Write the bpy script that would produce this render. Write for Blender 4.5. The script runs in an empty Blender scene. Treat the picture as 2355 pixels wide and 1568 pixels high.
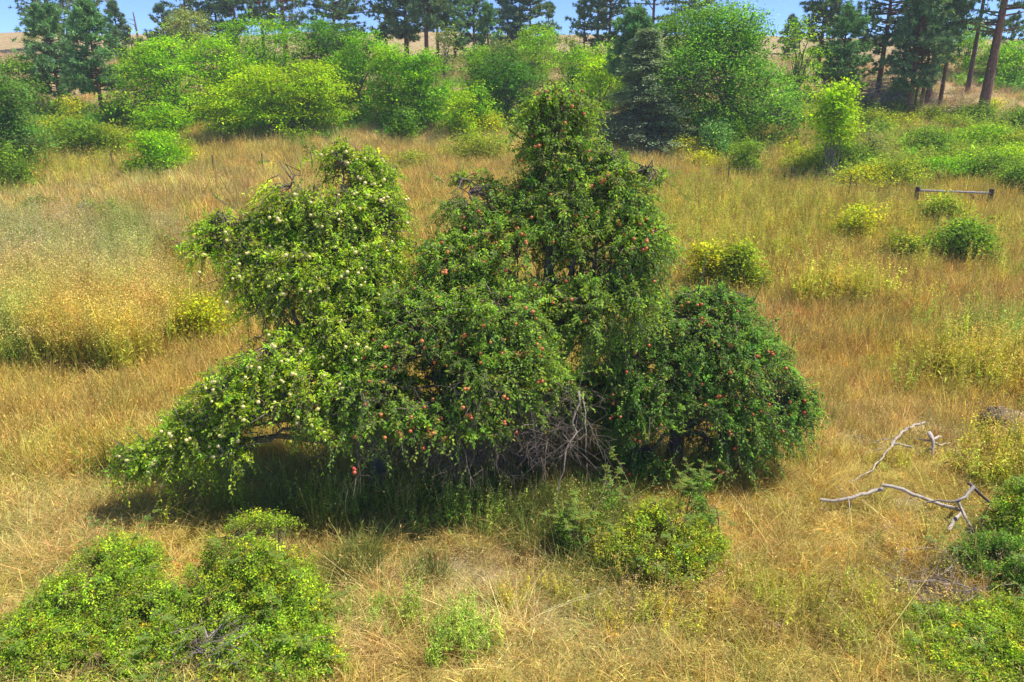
import bpy, math
import numpy as np

S = bpy.context.scene
COL = S.collection
R = math.radians

# ------------------------------------------------------------------ camera, sky, sun, exposure
PITCH = 18.0
CAMZ = 7.0
FPX = 740.0
cam_d = bpy.data.cameras.new('camera')
cam_d.sensor_width = 36.0
cam_d.lens = FPX / 1024.0 * 36.0
cam_d.clip_start = 0.1
cam_d.clip_end = 5000.0
cam = bpy.data.objects.new('camera', cam_d)
COL.objects.link(cam)
cam.location = (0, 0, CAMZ)
cam.rotation_euler = (R(90 - PITCH), 0, 0)
S.camera = cam

SUN_EL = R(62)
SUN_AZ = R(88)          # bearing of the sun from +Y towards +X (high on the right, a little behind the camera)
W = bpy.data.worlds.new('World')
S.world = W
W.use_nodes = True
wn = W.node_tree
bg = wn.nodes['Background']
sky = wn.nodes.new('ShaderNodeTexSky')
sky.sky_type = 'NISHITA'
sky.sun_disc = False
sky.sun_elevation = SUN_EL
sky.sun_rotation = SUN_AZ
sky.air_density = 0.36
sky.dust_density = 0.0
sky.ozone_density = 8.0
wn.links.new(sky.outputs[0], bg.inputs['Color'])
bg.inputs['Strength'].default_value = 0.15

sun_d = bpy.data.lights.new('sun', 'SUN')
sun_d.energy = 3.5
sun_d.angle = R(0.55)
sun_d.color = (1.0, 0.94, 0.84)
sun = bpy.data.objects.new('sun', sun_d)
COL.objects.link(sun)
sun.rotation_euler = (math.pi / 2 - SUN_EL, 0, math.pi - SUN_AZ)

S.view_settings.view_transform = 'Standard'
S.view_settings.look = 'None'
S.view_settings.exposure = 1.0
S.view_settings.gamma = 1.0
S.view_settings.use_curve_mapping = False
S.cycles.max_bounces = 6
S.cycles.transparent_max_bounces = 4
S.cycles.diffuse_bounces = 4
S.cycles.transmission_bounces = 4
S.cycles.glossy_bounces = 2

# ------------------------------------------------------------------ terrain height and helpers from picture rays to ground
CP, SP = math.cos(R(PITCH)), math.sin(R(PITCH))
_py = np.array([-200, 0, 20, 30, 42, 50, 60, 70, 80, 100, 130, 150, 200, 420, 2500.0])
_pz = np.array([0, 0, 0.0, 0.5, 1.8, 2.8, 4.3, 6.5, 8.9, 13.0, 17.4, 18.2, 16.0, 6.0, 2.0])


def H(x, y):
    x = np.asarray(x, float)
    y = np.asarray(y, float)
    z = 0
    for o in (-5, -2.5, 0, 2.5, 5):
        z = z + np.interp(y + o, _py, _pz) / 5
    far = np.clip((y - 22) / 60, 0, 1)
    z = z + far * (0.28 * np.sin(x * 0.11 + 0.7) * np.sin(y * 0.07 + 1.0) + 0.15 * np.sin(x * 0.27 + y * 0.13))
    z = z + 0.05 * np.sin(x * 0.9 + 1) * np.sin(y * 0.7) + 0.03 * np.sin(x * 2.3) * np.sin(y * 2.1 + 2)
    z = z + np.clip((y - 90) / 40, 0, 1) * (-0.012 * (x - 10)) * np.clip(x + 60, 0, 90) / 90
    return z


def ray(px, py):
    a, b = (px - 512) / FPX, (341 - py) / FPX
    return np.array([a, CP + b * SP, -SP + b * CP])


def at(px, py, Y):
    d = ray(px, py)
    return np.array([0, 0, CAMZ]) + d * (Y / d[1])


def ground(px, py):
    d = ray(px, py)
    t = np.arange(4, 400, 0.05)
    X, Yy, Z = d[0] * t, d[1] * t, CAMZ + d[2] * t
    hit = np.nonzero(Z < H(X, Yy))[0]
    k = hit[0] if len(hit) else len(t) - 1
    return np.array([X[k], Yy[k], float(H(X[k], Yy[k]))])


def mpp(p):
    """metres per picture pixel at a point"""
    return (p[1] * CP - (p[2] - CAMZ) * SP) / FPX


def P2(x, y):
    return x * 1024 / 2354, y * 1024 / 2354


def unit(v):
    return v / (np.linalg.norm(v, axis=-1, keepdims=True) + 1e-9)


def vnoise(x, y, s):
    """smooth value noise 0..1"""
    def h(i, j):
        v = np.sin(i * 127.1 + j * 311.7 + s * 74.7) * 43758.5453
        return v - np.floor(v)
    i, j = np.floor(x), np.floor(y)
    f, g = x - i, y - j
    f = f * f * (3 - 2 * f)
    g = g * g * (3 - 2 * g)
    return (h(i, j) * (1 - f) + h(i + 1, j) * f) * (1 - g) + (h(i, j + 1) * (1 - f) + h(i + 1, j + 1) * f) * g


def fbm(x, y, s):
    return (vnoise(x, y, s) * .5 + vnoise(x * 2.1, y * 2.1, s + 1) * .3 + vnoise(x * 4.3, y * 4.3, s + 2) * .2)


# ------------------------------------------------------------------ mesh building
class Geo:
    def __init__(self):
        self.V, self.T, self.Q, self.cT, self.cQ, self.n = [], [], [], [], [], 0

    def add(self, V, F, col):
        F = np.asarray(F)
        c = np.asarray(col, float)
        if c.ndim == 1:
            c = np.repeat(c[None], len(F), 0)
        self.V.append(np.asarray(V, float))
        if F.shape[1] == 3:
            self.T.append(F + self.n)
            self.cT.append(c)
        else:
            self.Q.append(F + self.n)
            self.cQ.append(c)
        self.n += len(V)

    def mesh(self, name, mat, origin=(0, 0, 0), smooth=False):
        V = np.concatenate(self.V) - np.asarray(origin, float)
        T = np.concatenate(self.T) if self.T else np.zeros((0, 3), int)
        Q = np.concatenate(self.Q) if self.Q else np.zeros((0, 4), int)
        C = np.concatenate(self.cT + self.cQ)
        me = bpy.data.meshes.new(name)
        me.vertices.add(len(V))
        me.vertices.foreach_set('co', V.astype(np.float32).ravel())
        nl = len(T) * 3 + len(Q) * 4
        me.loops.add(nl)
        me.loops.foreach_set('vertex_index', np.concatenate([T.ravel(), Q.ravel()]).astype(np.int32))
        me.polygons.add(len(T) + len(Q))
        st = np.concatenate([np.arange(len(T)) * 3, len(T) * 3 + np.arange(len(Q)) * 4])
        me.polygons.foreach_set('loop_start', st.astype(np.int32))
        if smooth:
            me.polygons.foreach_set('use_smooth', np.ones(len(st), bool))
        at_ = me.attributes.new('col', 'FLOAT_COLOR', 'FACE')
        c4 = np.ones((len(C), 4), np.float32)
        c4[:, :3] = C
        at_.data.foreach_set('color', c4.ravel())
        me.update()
        me.materials.append(mat)
        return me

    def build(self, name, mat, parent=None, origin=(0, 0, 0), kind=None, smooth=False):
        o = bpy.data.objects.new(name, self.mesh(name, mat, origin, smooth))
        COL.objects.link(o)
        if parent is not None:
            o.parent = parent
        else:
            o.location = origin
        if kind:
            o['kind'] = kind
        return o


def thing(name, label, cat, loc, group=None):
    o = bpy.data.objects.new(name, None)
    o.empty_display_size = 0.2
    COL.objects.link(o)
    o.location = loc
    o['label'], o['category'] = label, cat
    if group:
        o['group'] = group
    return o


def tubes(P, Rr, sides):
    """P (K,m,3) polylines, Rr (K,m) radii -> verts, quads"""
    P = np.asarray(P, float)
    Rr = np.asarray(Rr, float)
    K, m, _ = P.shape
    t = np.empty_like(P)
    t[:, 1:-1] = P[:, 2:] - P[:, :-2]
    t[:, 0] = P[:, 1] - P[:, 0]
    t[:, -1] = P[:, -1] - P[:, -2]
    t = unit(t)
    ref = np.array([0.31, 0.85, 0.42])
    u = unit(np.cross(t, ref))
    w = np.cross(t, u)
    a = np.arange(sides) / sides * 2 * np.pi
    V = P[:, :, None] + Rr[:, :, None, None] * (np.cos(a)[:, None] * u[:, :, None] + np.sin(a)[:, None] * w[:, :, None])
    V = V.reshape(-1, 3)
    k, i, j = np.meshgrid(np.arange(K), np.arange(m - 1), np.arange(sides), indexing='ij')
    b = (k * m + i) * sides
    j2 = (j + 1) % sides
    F = np.stack([b + j, b + j2, b + sides + j2, b + sides + j], -1).reshape(-1, 4)
    return V, F


def leafs(P, D, N, L, Wd, fold=0.12):
    """folded diamond leaves: one base point, direction, normal, length and width each"""
    D = unit(D)
    Sd = unit(np.cross(D, N))
    N = np.cross(Sd, D)
    L = np.asarray(L)[:, None]
    Wd = np.asarray(Wd)[:, None]
    mid = P + D * L * 0.45 + N * L * fold
    tip = P + D * L - N * L * fold * 0.6
    V = np.stack([P, mid + Sd * Wd / 2, tip, mid - Sd * Wd / 2], 1).reshape(-1, 3)
    b = np.arange(len(P))[:, None] * 4
    F = np.concatenate([b + np.array([[0, 1, 2]]), b + np.array([[0, 2, 3]])], 1).reshape(-1, 3)
    return V, F


def palette(rng, n, pal, jit=0.18):
    w = np.array([p[1] for p in pal], float)
    k = rng.choice(len(pal), n, p=w / w.sum())
    c = np.array([p[0] for p in pal])[k]
    return c * np.exp(rng.normal(0, jit, (n, 1))) * np.exp(rng.normal(0, 0.06, (n, 3)))


def rdir(rng, n):
    return unit(rng.normal(size=(n, 3)))


def bez(a, b, c, m):
    t = np.linspace(0, 1, m)[:, None]
    return a * (1 - t) ** 2 + 2 * b * t * (1 - t) + c * t * t


# ------------------------------------------------------------------ materials
def nt(m):
    m.use_nodes = True
    t = m.node_tree
    t.nodes.clear()
    return t, t.nodes.new('ShaderNodeOutputMaterial')


def leaf_material(name, trans=0.4, rough=0.5, spec=0.35, instancer=False):
    m = bpy.data.materials.new(name)
    t, out = nt(m)
    N, Lk = t.nodes, t.links
    a = N.new('ShaderNodeAttribute')
    a.attribute_name = 'col'
    src = a.outputs['Color']
    if instancer:
        i = N.new('ShaderNodeAttribute')
        i.attribute_type = 'INSTANCER'
        i.attribute_name = 'tint'
        mu = N.new('ShaderNodeMix')
        mu.data_type = 'RGBA'
        mu.blend_type = 'MULTIPLY'
        mu.inputs['Factor'].default_value = 1
        Lk.new(a.outputs['Color'], mu.inputs['A'])
        Lk.new(i.outputs['Color'], mu.inputs['B'])
        src = mu.outputs['Result']
    p = N.new('ShaderNodeBsdfPrincipled')
    p.inputs['Roughness'].default_value = rough
    p.inputs['Specular IOR Level'].default_value = spec
    Lk.new(src, p.inputs['Base Color'])
    tr = N.new('ShaderNodeBsdfTranslucent')
    g = N.new('ShaderNodeMix')
    g.data_type = 'RGBA'
    g.blend_type = 'MULTIPLY'
    g.inputs['Factor'].default_value = 1
    g.inputs['B'].default_value = (1.15, 1.15, 0.95, 1) if instancer else (1.35, 1.3, 0.7, 1)
    Lk.new(src, g.inputs['A'])
    Lk.new(g.outputs['Result'], tr.inputs['Color'])
    mx = N.new('ShaderNodeMixShader')
    mx.inputs[0].default_value = trans
    Lk.new(p.outputs[0], mx.inputs[1])
    Lk.new(tr.outputs[0], mx.inputs[2])
    Lk.new(mx.outputs[0], out.inputs['Surface'])
    return m


def wood_material(name, scale=14.0, stretch=(1, 1, 0.25), contrast=(0.55, 1.35), rough=0.9):
    m = bpy.data.materials.new(name)
    t, out = nt(m)
    N, Lk = t.nodes, t.links
    a = N.new('ShaderNodeAttribute')
    a.attribute_name = 'col'
    tc = N.new('ShaderNodeTexCoord')
    mp = N.new('ShaderNodeMapping')
    mp.inputs['Scale'].default_value = stretch
    no = N.new('ShaderNodeTexNoise')
    no.inputs['Scale'].default_value = scale
    no.inputs['Detail'].default_value = 5
    Lk.new(tc.outputs['Object'], mp.inputs[0])
    Lk.new(mp.outputs[0], no.inputs['Vector'])
    mr = N.new('ShaderNodeMapRange')
    mr.inputs['From Min'].default_value = 0.3
    mr.inputs['From Max'].default_value = 0.7
    mr.inputs['To Min'].default_value = contrast[0]
    mr.inputs['To Max'].default_value = contrast[1]
    Lk.new(no.outputs['Fac'], mr.inputs['Value'])
    mu = N.new('ShaderNodeVectorMath')
    mu.operation = 'SCALE'
    Lk.new(a.outputs['Color'], mu.inputs[0])
    Lk.new(mr.outputs[0], mu.inputs['Scale'])
    p = N.new('ShaderNodeBsdfPrincipled')
    p.inputs['Roughness'].default_value = rough
    p.inputs['Specular IOR Level'].default_value = 0.2
    Lk.new(mu.outputs[0], p.inputs['Base Color'])
    b = N.new('ShaderNodeBump')
    b.inputs['Strength'].default_value = 0.6
    b.inputs['Distance'].default_value = 0.02
    Lk.new(no.outputs['Fac'], b.inputs['Height'])
    Lk.new(b.outputs[0], p.inputs['Normal'])
    Lk.new(p.outputs[0], out.inputs['Surface'])
    return m


M_LEAF = leaf_material('leaf', 0.5, 0.48, 0.3)
M_SOFT = leaf_material('soft_leaf', 0.46, 0.6, 0.25)
M_NEEDLE = leaf_material('needle', 0.18, 0.55, 0.3)
M_GRASS = leaf_material('dry_blade', 0.3, 0.6, 0.25, instancer=True)
M_BARK = wood_material('bark', 10, (1, 1, 0.3))
M_DEAD = wood_material('weathered_wood', 9, (1, 1, 1), (0.7, 1.2))


def fruit_material(name, ca, cb):
    m = bpy.data.materials.new(name)
    t, out = nt(m)
    N, Lk = t.nodes, t.links
    oi = N.new('ShaderNodeObjectInfo')
    tc = N.new('ShaderNodeTexCoord')
    no = N.new('ShaderNodeTexNoise')
    no.noise_dimensions = '4D'
    no.inputs['Scale'].default_value = 14
    Lk.new(tc.outputs['Object'], no.inputs['Vector'])
    Lk.new(oi.outputs['Random'], no.inputs['W'])
    ad = N.new('ShaderNodeMath')
    ad.operation = 'MULTIPLY_ADD'
    ad.inputs[1].default_value = 0.75
    ad.inputs[2].default_value = -0.35
    Lk.new(oi.outputs['Random'], ad.inputs[0])
    a2 = N.new('ShaderNodeMath')
    a2.operation = 'ADD'
    a2.use_clamp = True
    Lk.new(ad.outputs[0], a2.inputs[0])
    Lk.new(no.outputs['Fac'], a2.inputs[1])
    mx = N.new('ShaderNodeMix')
    mx.data_type = 'RGBA'
    mx.inputs['A'].default_value = (*ca, 1)
    mx.inputs['B'].default_value = (*cb, 1)
    Lk.new(a2.outputs[0], mx.inputs['Factor'])
    p = N.new('ShaderNodeBsdfPrincipled')
    p.inputs['Roughness'].default_value = 0.38
    Lk.new(mx.outputs['Result'], p.inputs['Base Color'])
    Lk.new(p.outputs[0], out.inputs['Surface'])
    return m


M_RED = fruit_material('red_apple_skin', (0.52, 0.035, 0.03), (0.62, 0.22, 0.07))
M_PALE = fruit_material('pale_apple_skin', (0.74, 0.66, 0.26), (0.72, 0.56, 0.26))

# ------------------------------------------------------------------ ground
PALE, GOLD, RUST = np.array([.70, .585, .24]), np.array([.64, .50, .135]), np.array([.58, .42, .12])
YGRN, GREEN, OLIVE = np.array([.50, .44, .06]), np.array([.18, .27, .04]), np.array([.40, .36, .08])
TAN = np.array([.64, .50, .25])
PATCH = []


def patch(x, y, rx, ry, col, st=1.0):
    """a patch of one grass colour: centre in the photo's 2354 grid laid on the ground, radii in metres"""
    g = ground(*P2(x, y))
    PATCH.append((g[0], g[1], rx, ry, col, st))


patch(2050, 820, 6, 4, RUST, .9)
patch(1950, 650, 7, 5, RUST, .7)
patch(2250, 720, 6, 5, RUST, .6)
patch(1700, 480, 8, 9, YGRN, .75)
patch(2000, 500, 6, 6, YGRN, .5)
patch(2280, 420, 8, 8, YGRN, .7)
patch(2250, 850, 3, 3, YGRN, .6)
patch(450, 470, 7, 4, RUST, .55)
patch(300, 430, 10, 5, PALE, .8)
patch(120, 410, 8, 5, YGRN, .45)
patch(150, 620, 5, 5, OLIVE, .8)
patch(200, 850, 4, 3, GOLD, .8)
patch(330, 850, 3, 2, RUST, .5)
patch(100, 1050, 3, 2, GOLD, .7)
patch(60, 1250, 2, 2, PALE, .6)
patch(300, 1060, 2, 1.2, YGRN, .4)
patch(500, 730, 2.5, 2, OLIVE, .7)
patch(1100, 1330, 2.2, 1.2, TAN, .7)
patch(900, 1450, 1.8, 1.0, PALE, .5)
patch(1050, 1480, .9, .6, OLIVE, .7)
patch(1350, 1480, 1.6, .8, PALE, .8)
patch(1900, 1350, 2.0, 1.4, GOLD, .5)
patch(1850, 1500, 1.6, .8, OLIVE, .45)
patch(1400, 1350, 1.5, .7, OLIVE, .35)
patch(2150, 1000, 2.5, 1.5, TAN, .6)
patch(1100, 310, 14, 8, PALE, .6)
patch(2250, 235, 16, 8, TAN, .9)
patch(1700, 330, 9, 6, TAN, .6)
patch(950, 1140, 3.0, 1.2, GREEN, .45)
patch(620, 1110, 1.5, 1.0, GREEN, .5)


def grass_col(x, y):
    n1 = fbm(x * .16, y * .12, 3.0)[:, None]
    n2 = fbm(x * .5, y * .42, 9.0)[:, None]
    n3 = fbm(x * 1.3, y * 1.1, 21.0)[:, None]
    c = GOLD * np.ones((len(x), 1))
    c = c + (PALE - c) * np.clip((n1 - .5) * 4, 0, 1) * .7
    c = c + (RUST - c) * np.clip((n2 - .52) * 4, 0, 1) * .6
    for (a, b, rx, ry, col, st) in PATCH:
        d = ((x - a) / rx) ** 2 + ((y - b) / ry) ** 2
        k = np.clip(1.35 - np.sqrt(d), 0, 1)[:, None] * st * np.clip(.55 + 1.1 * (n3 - .25), 0, 1.2)
        c = c + (col - c) * np.clip(k, 0, 1)
    hill = np.clip((y - 64) / 14, 0, 1)[:, None]
    c = c + (np.array([.62, .46, .26]) - c) * hill * .9
    c = c + (OLIVE - c) * np.clip((n3 - .52) * 5, 0, 1) * .6 * (1 - hill)
    return c * (.80 + .34 * n3)


BARE = [(1120, 1330, .8, .45), (1780, 1150, .4, .3), (1010, 1300, .5, .3), (1500, 1480, .5, .25), (800, 1440, .5, .25), (1250, 1400, .4, .2), (300, 800, .7, .5), (2080, 1150, .6, .4)]
BARE = [(ground(*P2(a, b))[:2], c, d) for a, b, c, d in BARE]


def bare(x, y):
    k = np.zeros(len(x))
    for (q, rx, ry) in BARE:
        k = np.maximum(k, 1.3 - np.sqrt(((x - q[0]) / rx) ** 2 + ((y - q[1]) / ry) ** 2))
    return np.clip(k + .5 * (fbm(x * 3, y * 3, 71) - .5), 0, 1)


def make_ground():
    n = 300
    u = np.linspace(-1, 1, n)
    xs = 250 * np.sinh(u * 3.4) / np.sinh(3.4) + 30 * u
    v = np.linspace(0, 1, n)
    ys = -40 + 90 * v + 1100 * np.clip(v - .35, 0, 1) ** 3.0
    X, Y = np.meshgrid(xs, ys)
    x, y = X.ravel(), Y.ravel()
    V = np.stack([x, y, H(x, y)], 1)
    i, j = np.meshgrid(np.arange(n - 1), np.arange(n - 1), indexing='ij')
    b = (i * n + j).ravel()
    F = np.stack([b, b + 1, b + n + 1, b + n], 1)
    me = bpy.data.meshes.new('ground')
    me.from_pydata(V.tolist(), [], F.tolist())
    c4 = np.ones((len(V), 4), np.float32)
    gc = grass_col(x, y)
    c4[:, :3] = gc + (np.array([.46, .34, .24]) - gc) * bare(x, y)[:, None]
    a = me.attributes.new('col', 'FLOAT_COLOR', 'POINT')
    a.data.foreach_set('color', c4.ravel())
    me.polygons.foreach_set('use_smooth', np.ones(len(F), bool))
    m = bpy.data.materials.new('dry_meadow_soil')
    t, out = nt(m)
    N, Lk = t.nodes, t.links
    at_ = N.new('ShaderNodeAttribute')
    at_.attribute_name = 'col'
    tc = N.new('ShaderNodeTexCoord')
    n1 = N.new('ShaderNodeTexNoise')
    n1.inputs['Scale'].default_value = 26
    n1.inputs['Detail'].default_value = 8
    n2 = N.new('ShaderNodeTexNoise')
    n2.inputs['Scale'].default_value = 1.6
    n2.inputs['Detail'].default_value = 8
    n2.inputs['Roughness'].default_value = .7
    for q in (n1, n2):
        Lk.new(tc.outputs['Object'], q.inputs['Vector'])
    r1 = N.new('ShaderNodeMapRange')
    r1.inputs['From Min'].default_value, r1.inputs['From Max'].default_value = .3, .7
    r1.inputs['To Min'].default_value, r1.inputs['To Max'].default_value = .45, 1.0
    Lk.new(n1.outputs['Fac'], r1.inputs['Value'])
    r2 = N.new('ShaderNodeMapRange')
    r2.inputs['From Min'].default_value, r2.inputs['From Max'].default_value = .35, .65
    r2.inputs['To Min'].default_value, r2.inputs['To Max'].default_value = .75, 1.1
    Lk.new(n2.outputs['Fac'], r2.inputs['Value'])
    mm = N.new('ShaderNodeMath')
    mm.operation = 'MULTIPLY'
    Lk.new(r1.outputs[0], mm.inputs[0])
    Lk.new(r2.outputs[0], mm.inputs[1])
    sc = N.new('ShaderNodeVectorMath')
    sc.operation = 'SCALE'
    Lk.new(at_.outputs['Color'], sc.inputs[0])
    Lk.new(mm.outputs[0], sc.inputs['Scale'])
    p = N.new('ShaderNodeBsdfPrincipled')
    p.inputs['Roughness'].default_value = 1
    p.inputs['Specular IOR Level'].default_value = .1
    Lk.new(sc.outputs[0], p.inputs['Base Color'])
    b_ = N.new('ShaderNodeBump')
    b_.inputs['Strength'].default_value = .8
    b_.inputs['Distance'].default_value = .06
    Lk.new(n1.outputs['Fac'], b_.inputs['Height'])
    Lk.new(b_.outputs[0], p.inputs['Normal'])
    Lk.new(p.outputs[0], out.inputs['Surface'])
    me.materials.append(m)
    o = bpy.data.objects.new('ground', me)
    COL.objects.link(o)
    o['kind'] = 'structure'
    o['label'] = 'dry grassy slope rising from the meadow to the pine ridge'


make_ground()


# ------------------------------------------------------------------ generic plants
def crown_clusters(rng, blobs, n, lo=0.55, keep_in=0.25, zmin=None, under=0.5):
    """points near the surface of a union of ellipsoids, and their outward directions"""
    C = np.array([b[0] for b in blobs])
    Rd = np.array([b[1] for b in blobs])
    w = (Rd[:, 0] * Rd[:, 2] + Rd[:, 1] * Rd[:, 2]) ** .85
    ps, ds = [], []
    got = 0
    for _ in range(60):
        m = n * 2
        k = rng.choice(len(C), m, p=w / w.sum())
        d = rdir(rng, m)
        r = lo + (1.02 - lo) * rng.random(m) ** 0.55
        p = C[k] + d * Rd[k] * r[:, None]
        ok = np.ones(m, bool)
        q = np.sqrt((((p[:, None] - C[None]) / Rd[None]) ** 2).sum(-1))
        q[np.arange(m), k] = 9
        inside = q.min(1) < 0.7
        ok &= ~inside | (rng.random(m) < keep_in)
        ok &= (d[:, 2] > -0.25) | (rng.random(m) < under)
        if zmin is not None:
            ok &= p[:, 2] > H(p[:, 0], p[:, 1]) + (zmin(p) if callable(zmin) else zmin)
        ps.append(p[ok])
        ds.append(unit(d[ok] / Rd[k][ok]))
        got += ok.sum()
        if got >= n:
            break
    return np.concatenate(ps)[:n], np.concatenate(ds)[:n]


def nearest(pts, targets):
    out = np.empty(len(targets), int)
    for i in range(0, len(targets), 500):
        d = ((targets[i:i + 500, None] - pts[None]) ** 2).sum(-1)
        out[i:i + 500] = d.argmin(1)
    return out


def limb_set(rng, g, base, forks, r0, col, m=9, sides=6, arch=0.25):
    """limbs from a base point to several targets; returns points along them"""
    pts = []
    for f in forks:
        f = np.asarray(f, float)
        mid = base + (f - base) * np.array([.35, .35, .62]) + rng.normal(0, .06, 3) * np.linalg.norm(f - base)
        mid[2] += arch * np.linalg.norm((f - base)[:2]) * .5
        c = bez(np.asarray(base, float), mid, f, m)
        wob = rng.normal(0, .02, (m, 3)) * np.linalg.norm(f - base)
        wob[0] = 0
        c = c + wob
        rr = r0 * np.linspace(1, .16, m) ** 1.3
        V, F = tubes(c[None], rr[None], sides)
        g.add(V, F, col)
        pts.append(c[1:])
    return np.concatenate(pts)


def foliage_clumps(rng, P, D, k, spread, leaf, pal, flat=0.5, aspect=.55, jit=.22, clump_jit=.34):
    """k leaves round each of the points P"""
    n = len(P)
    off = rng.normal(0, 1, (n, k, 3)) * np.asarray(spread)
    pos = (P[:, None] + off).reshape(-1, 3)
    Dn = np.repeat(D, k, 0)
    d = unit(rdir(rng, n * k) * np.array([1, 1, .5]) + Dn * .15 + np.array([0, 0, -.15]))
    nn = unit(rdir(rng, n * k) * (1 - flat) + np.array([0, 0, 1.0]) * flat + Dn * .2)
    L = leaf * rng.uniform(.6, 1.3, n * k)
    V, F = leafs(pos, d, nn, L, L * aspect)
    tone = np.repeat(np.exp(rng.normal(0, clump_jit, n)), k)[:, None]
    hue = np.repeat(palette(rng, n, pal, .05), k, 0)
    c = hue * tone * np.exp(rng.normal(0, jit, (n * k, 1)))
    return V, F, np.repeat(c, 2, 0)


def decid(name, label, cat, px, base, top, wpx, pal, Y=None, seed=0, leaf=.13, ncl=150, k=32, spread=(.42, .42, .16),
          c0=.04, stems=1, nb=13, group=None, flat=.55, bark=(.16, .13, .10), r0=None, lo=.6, aspect=.55, dy=.8, lobe=1.0, bare=0):
    rng = np.random.default_rng(seed + int(px * 7 + top))
    ncl = int(ncl * 1.75)
    leaf = leaf * 1.6
    k = int(k * .8)
    if Y is None:
        B = ground(px, base)
    else:
        b0 = at(px, base if base else 100, Y)
        B = np.array([b0[0], Y, float(H(b0[0], Y))])
    T = at(px, top - (9 if cat == 'tree' and base > 110 and 150 < px < 640 else 4 if cat == 'tree' else 1), B[1])
    h = max(T[2] - B[2], .3)
    w = wpx * mpp(B + np.array([0, 0, h / 2])) * (1.42 if cat == 'tree' else 1.25)
    t = thing(name, label, cat, B, group)
    blobs = []
    for i in range(nb):
        z = c0 + (1 - c0) * (.12 + .8 * (i + rng.random() * .7) / nb)
        env = math.sin(math.pi * min(1, (0.16 + .84 * (z - c0) / (1 - c0)) ** .75)) ** .6 if c0 > .05 else (1 - (z) ** 2 * .8) ** .5
        a = rng.random() * 6.28 + i * 2.4
        rad = rng.uniform(.14, .40) * w * env * lobe
        rr = w * rng.uniform(.15, .29) * (.6 + .4 * env)
        zz = min(rr * rng.uniform(.5, .9), h * .26)
        c = B + np.array([math.cos(a) * rad, math.sin(a) * rad * dy, z * h - zz * .4])
        c[2] = min(c[2], B[2] + h - zz * .92)
        blobs.append((c, np.array([rr, rr * dy, zz])))
    # one lobe makes the top
    rr = w * .17
    zz = min(rr * 1.1, h * .22)
    blobs.append((B + np.array([rng.normal(0, .05) * w, 0, h - zz]), np.array([rr, rr, zz])))
    P, D = crown_clusters(rng, blobs, ncl, lo=lo, keep_in=.35, zmin=.08 * h if c0 > .05 else .03)
    g = Geo()
    r0 = r0 or max(.03, .022 * h)
    g_pts = []
    for s in range(stems):
        off = np.array([rng.normal(0, .08), rng.normal(0, .08), 0]) * w * (stems > 1)
        base_p = B + off - np.array([0, 0, .1])
        if stems == 1:
            split = B + np.array([rng.normal(0, .03) * w, 0, h * max(c0, .22)])
            V, F = tubes(bez(base_p, (base_p + split) / 2 + rng.normal(0, .04, 3) * h, split, 6)[None], (r0 * np.linspace(1.15, .85, 6))[None], 7)
            g.add(V, F, bark)
            g_pts.append(limb_set(rng, g, split, [b[0] for b in blobs], r0 * .7, bark, 6, 5))
        else:
            tg = [blobs[q][0] for q in rng.choice(len(blobs), 2, replace=False)]
            g_pts.append(limb_set(rng, g, base_p, tg, r0, bark, 6, 4, arch=.1))
    gp = np.concatenate(g_pts)
    q = nearest(gp, P)
    A = gp[q]
    mid = (A + P) / 2 + rng.normal(0, .05, P.shape)
    tw = np.stack([A, mid, P], 1)[::3]
    V, F = tubes(tw, np.tile(np.array([.28, .2, .08]) * r0, (len(tw), 1)), 3)
    g.add(V, F, np.asarray(bark) * 1.15)
    if bare:
        nbare = bare
        kk = rng.integers(0, len(gp), nbare)
        dd = unit(rdir(rng, nbare) + np.array([0, 0, .3]))
        st = gp[kk]
        L = w * rng.uniform(.12, .3, nbare)[:, None]
        tw = np.stack([st, st + dd * L * .5 + rng.normal(0, .05, st.shape) * w * .2, st + dd * L], 1)
        V, F = tubes(tw, np.tile(np.array([.3, .2, .06]) * r0, (nbare, 1)), 3)
        g.add(V, F, np.array([.3, .26, .22]))
    g.build('trunk' if stems == 1 else 'stem', M_BARK, t, B)
    f = Geo()
    f.add(*foliage_clumps(rng, P, D, k, spread, leaf, pal, flat, aspect))
    # loose sprays that break the outline
    m2 = max(8, ncl // 4)
    ii = rng.integers(0, len(P), m2)
    f.add(*foliage_clumps(rng, P[ii] + D[ii] * np.asarray(spread)[0] * rng.uniform(.8, 2.3, (m2, 1)), D[ii], max(6, k // 3), np.asarray(spread) * .5, leaf, pal, flat, aspect))
    f.build('crown', M_SOFT, t, B, kind='stuff')
    return t


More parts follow.
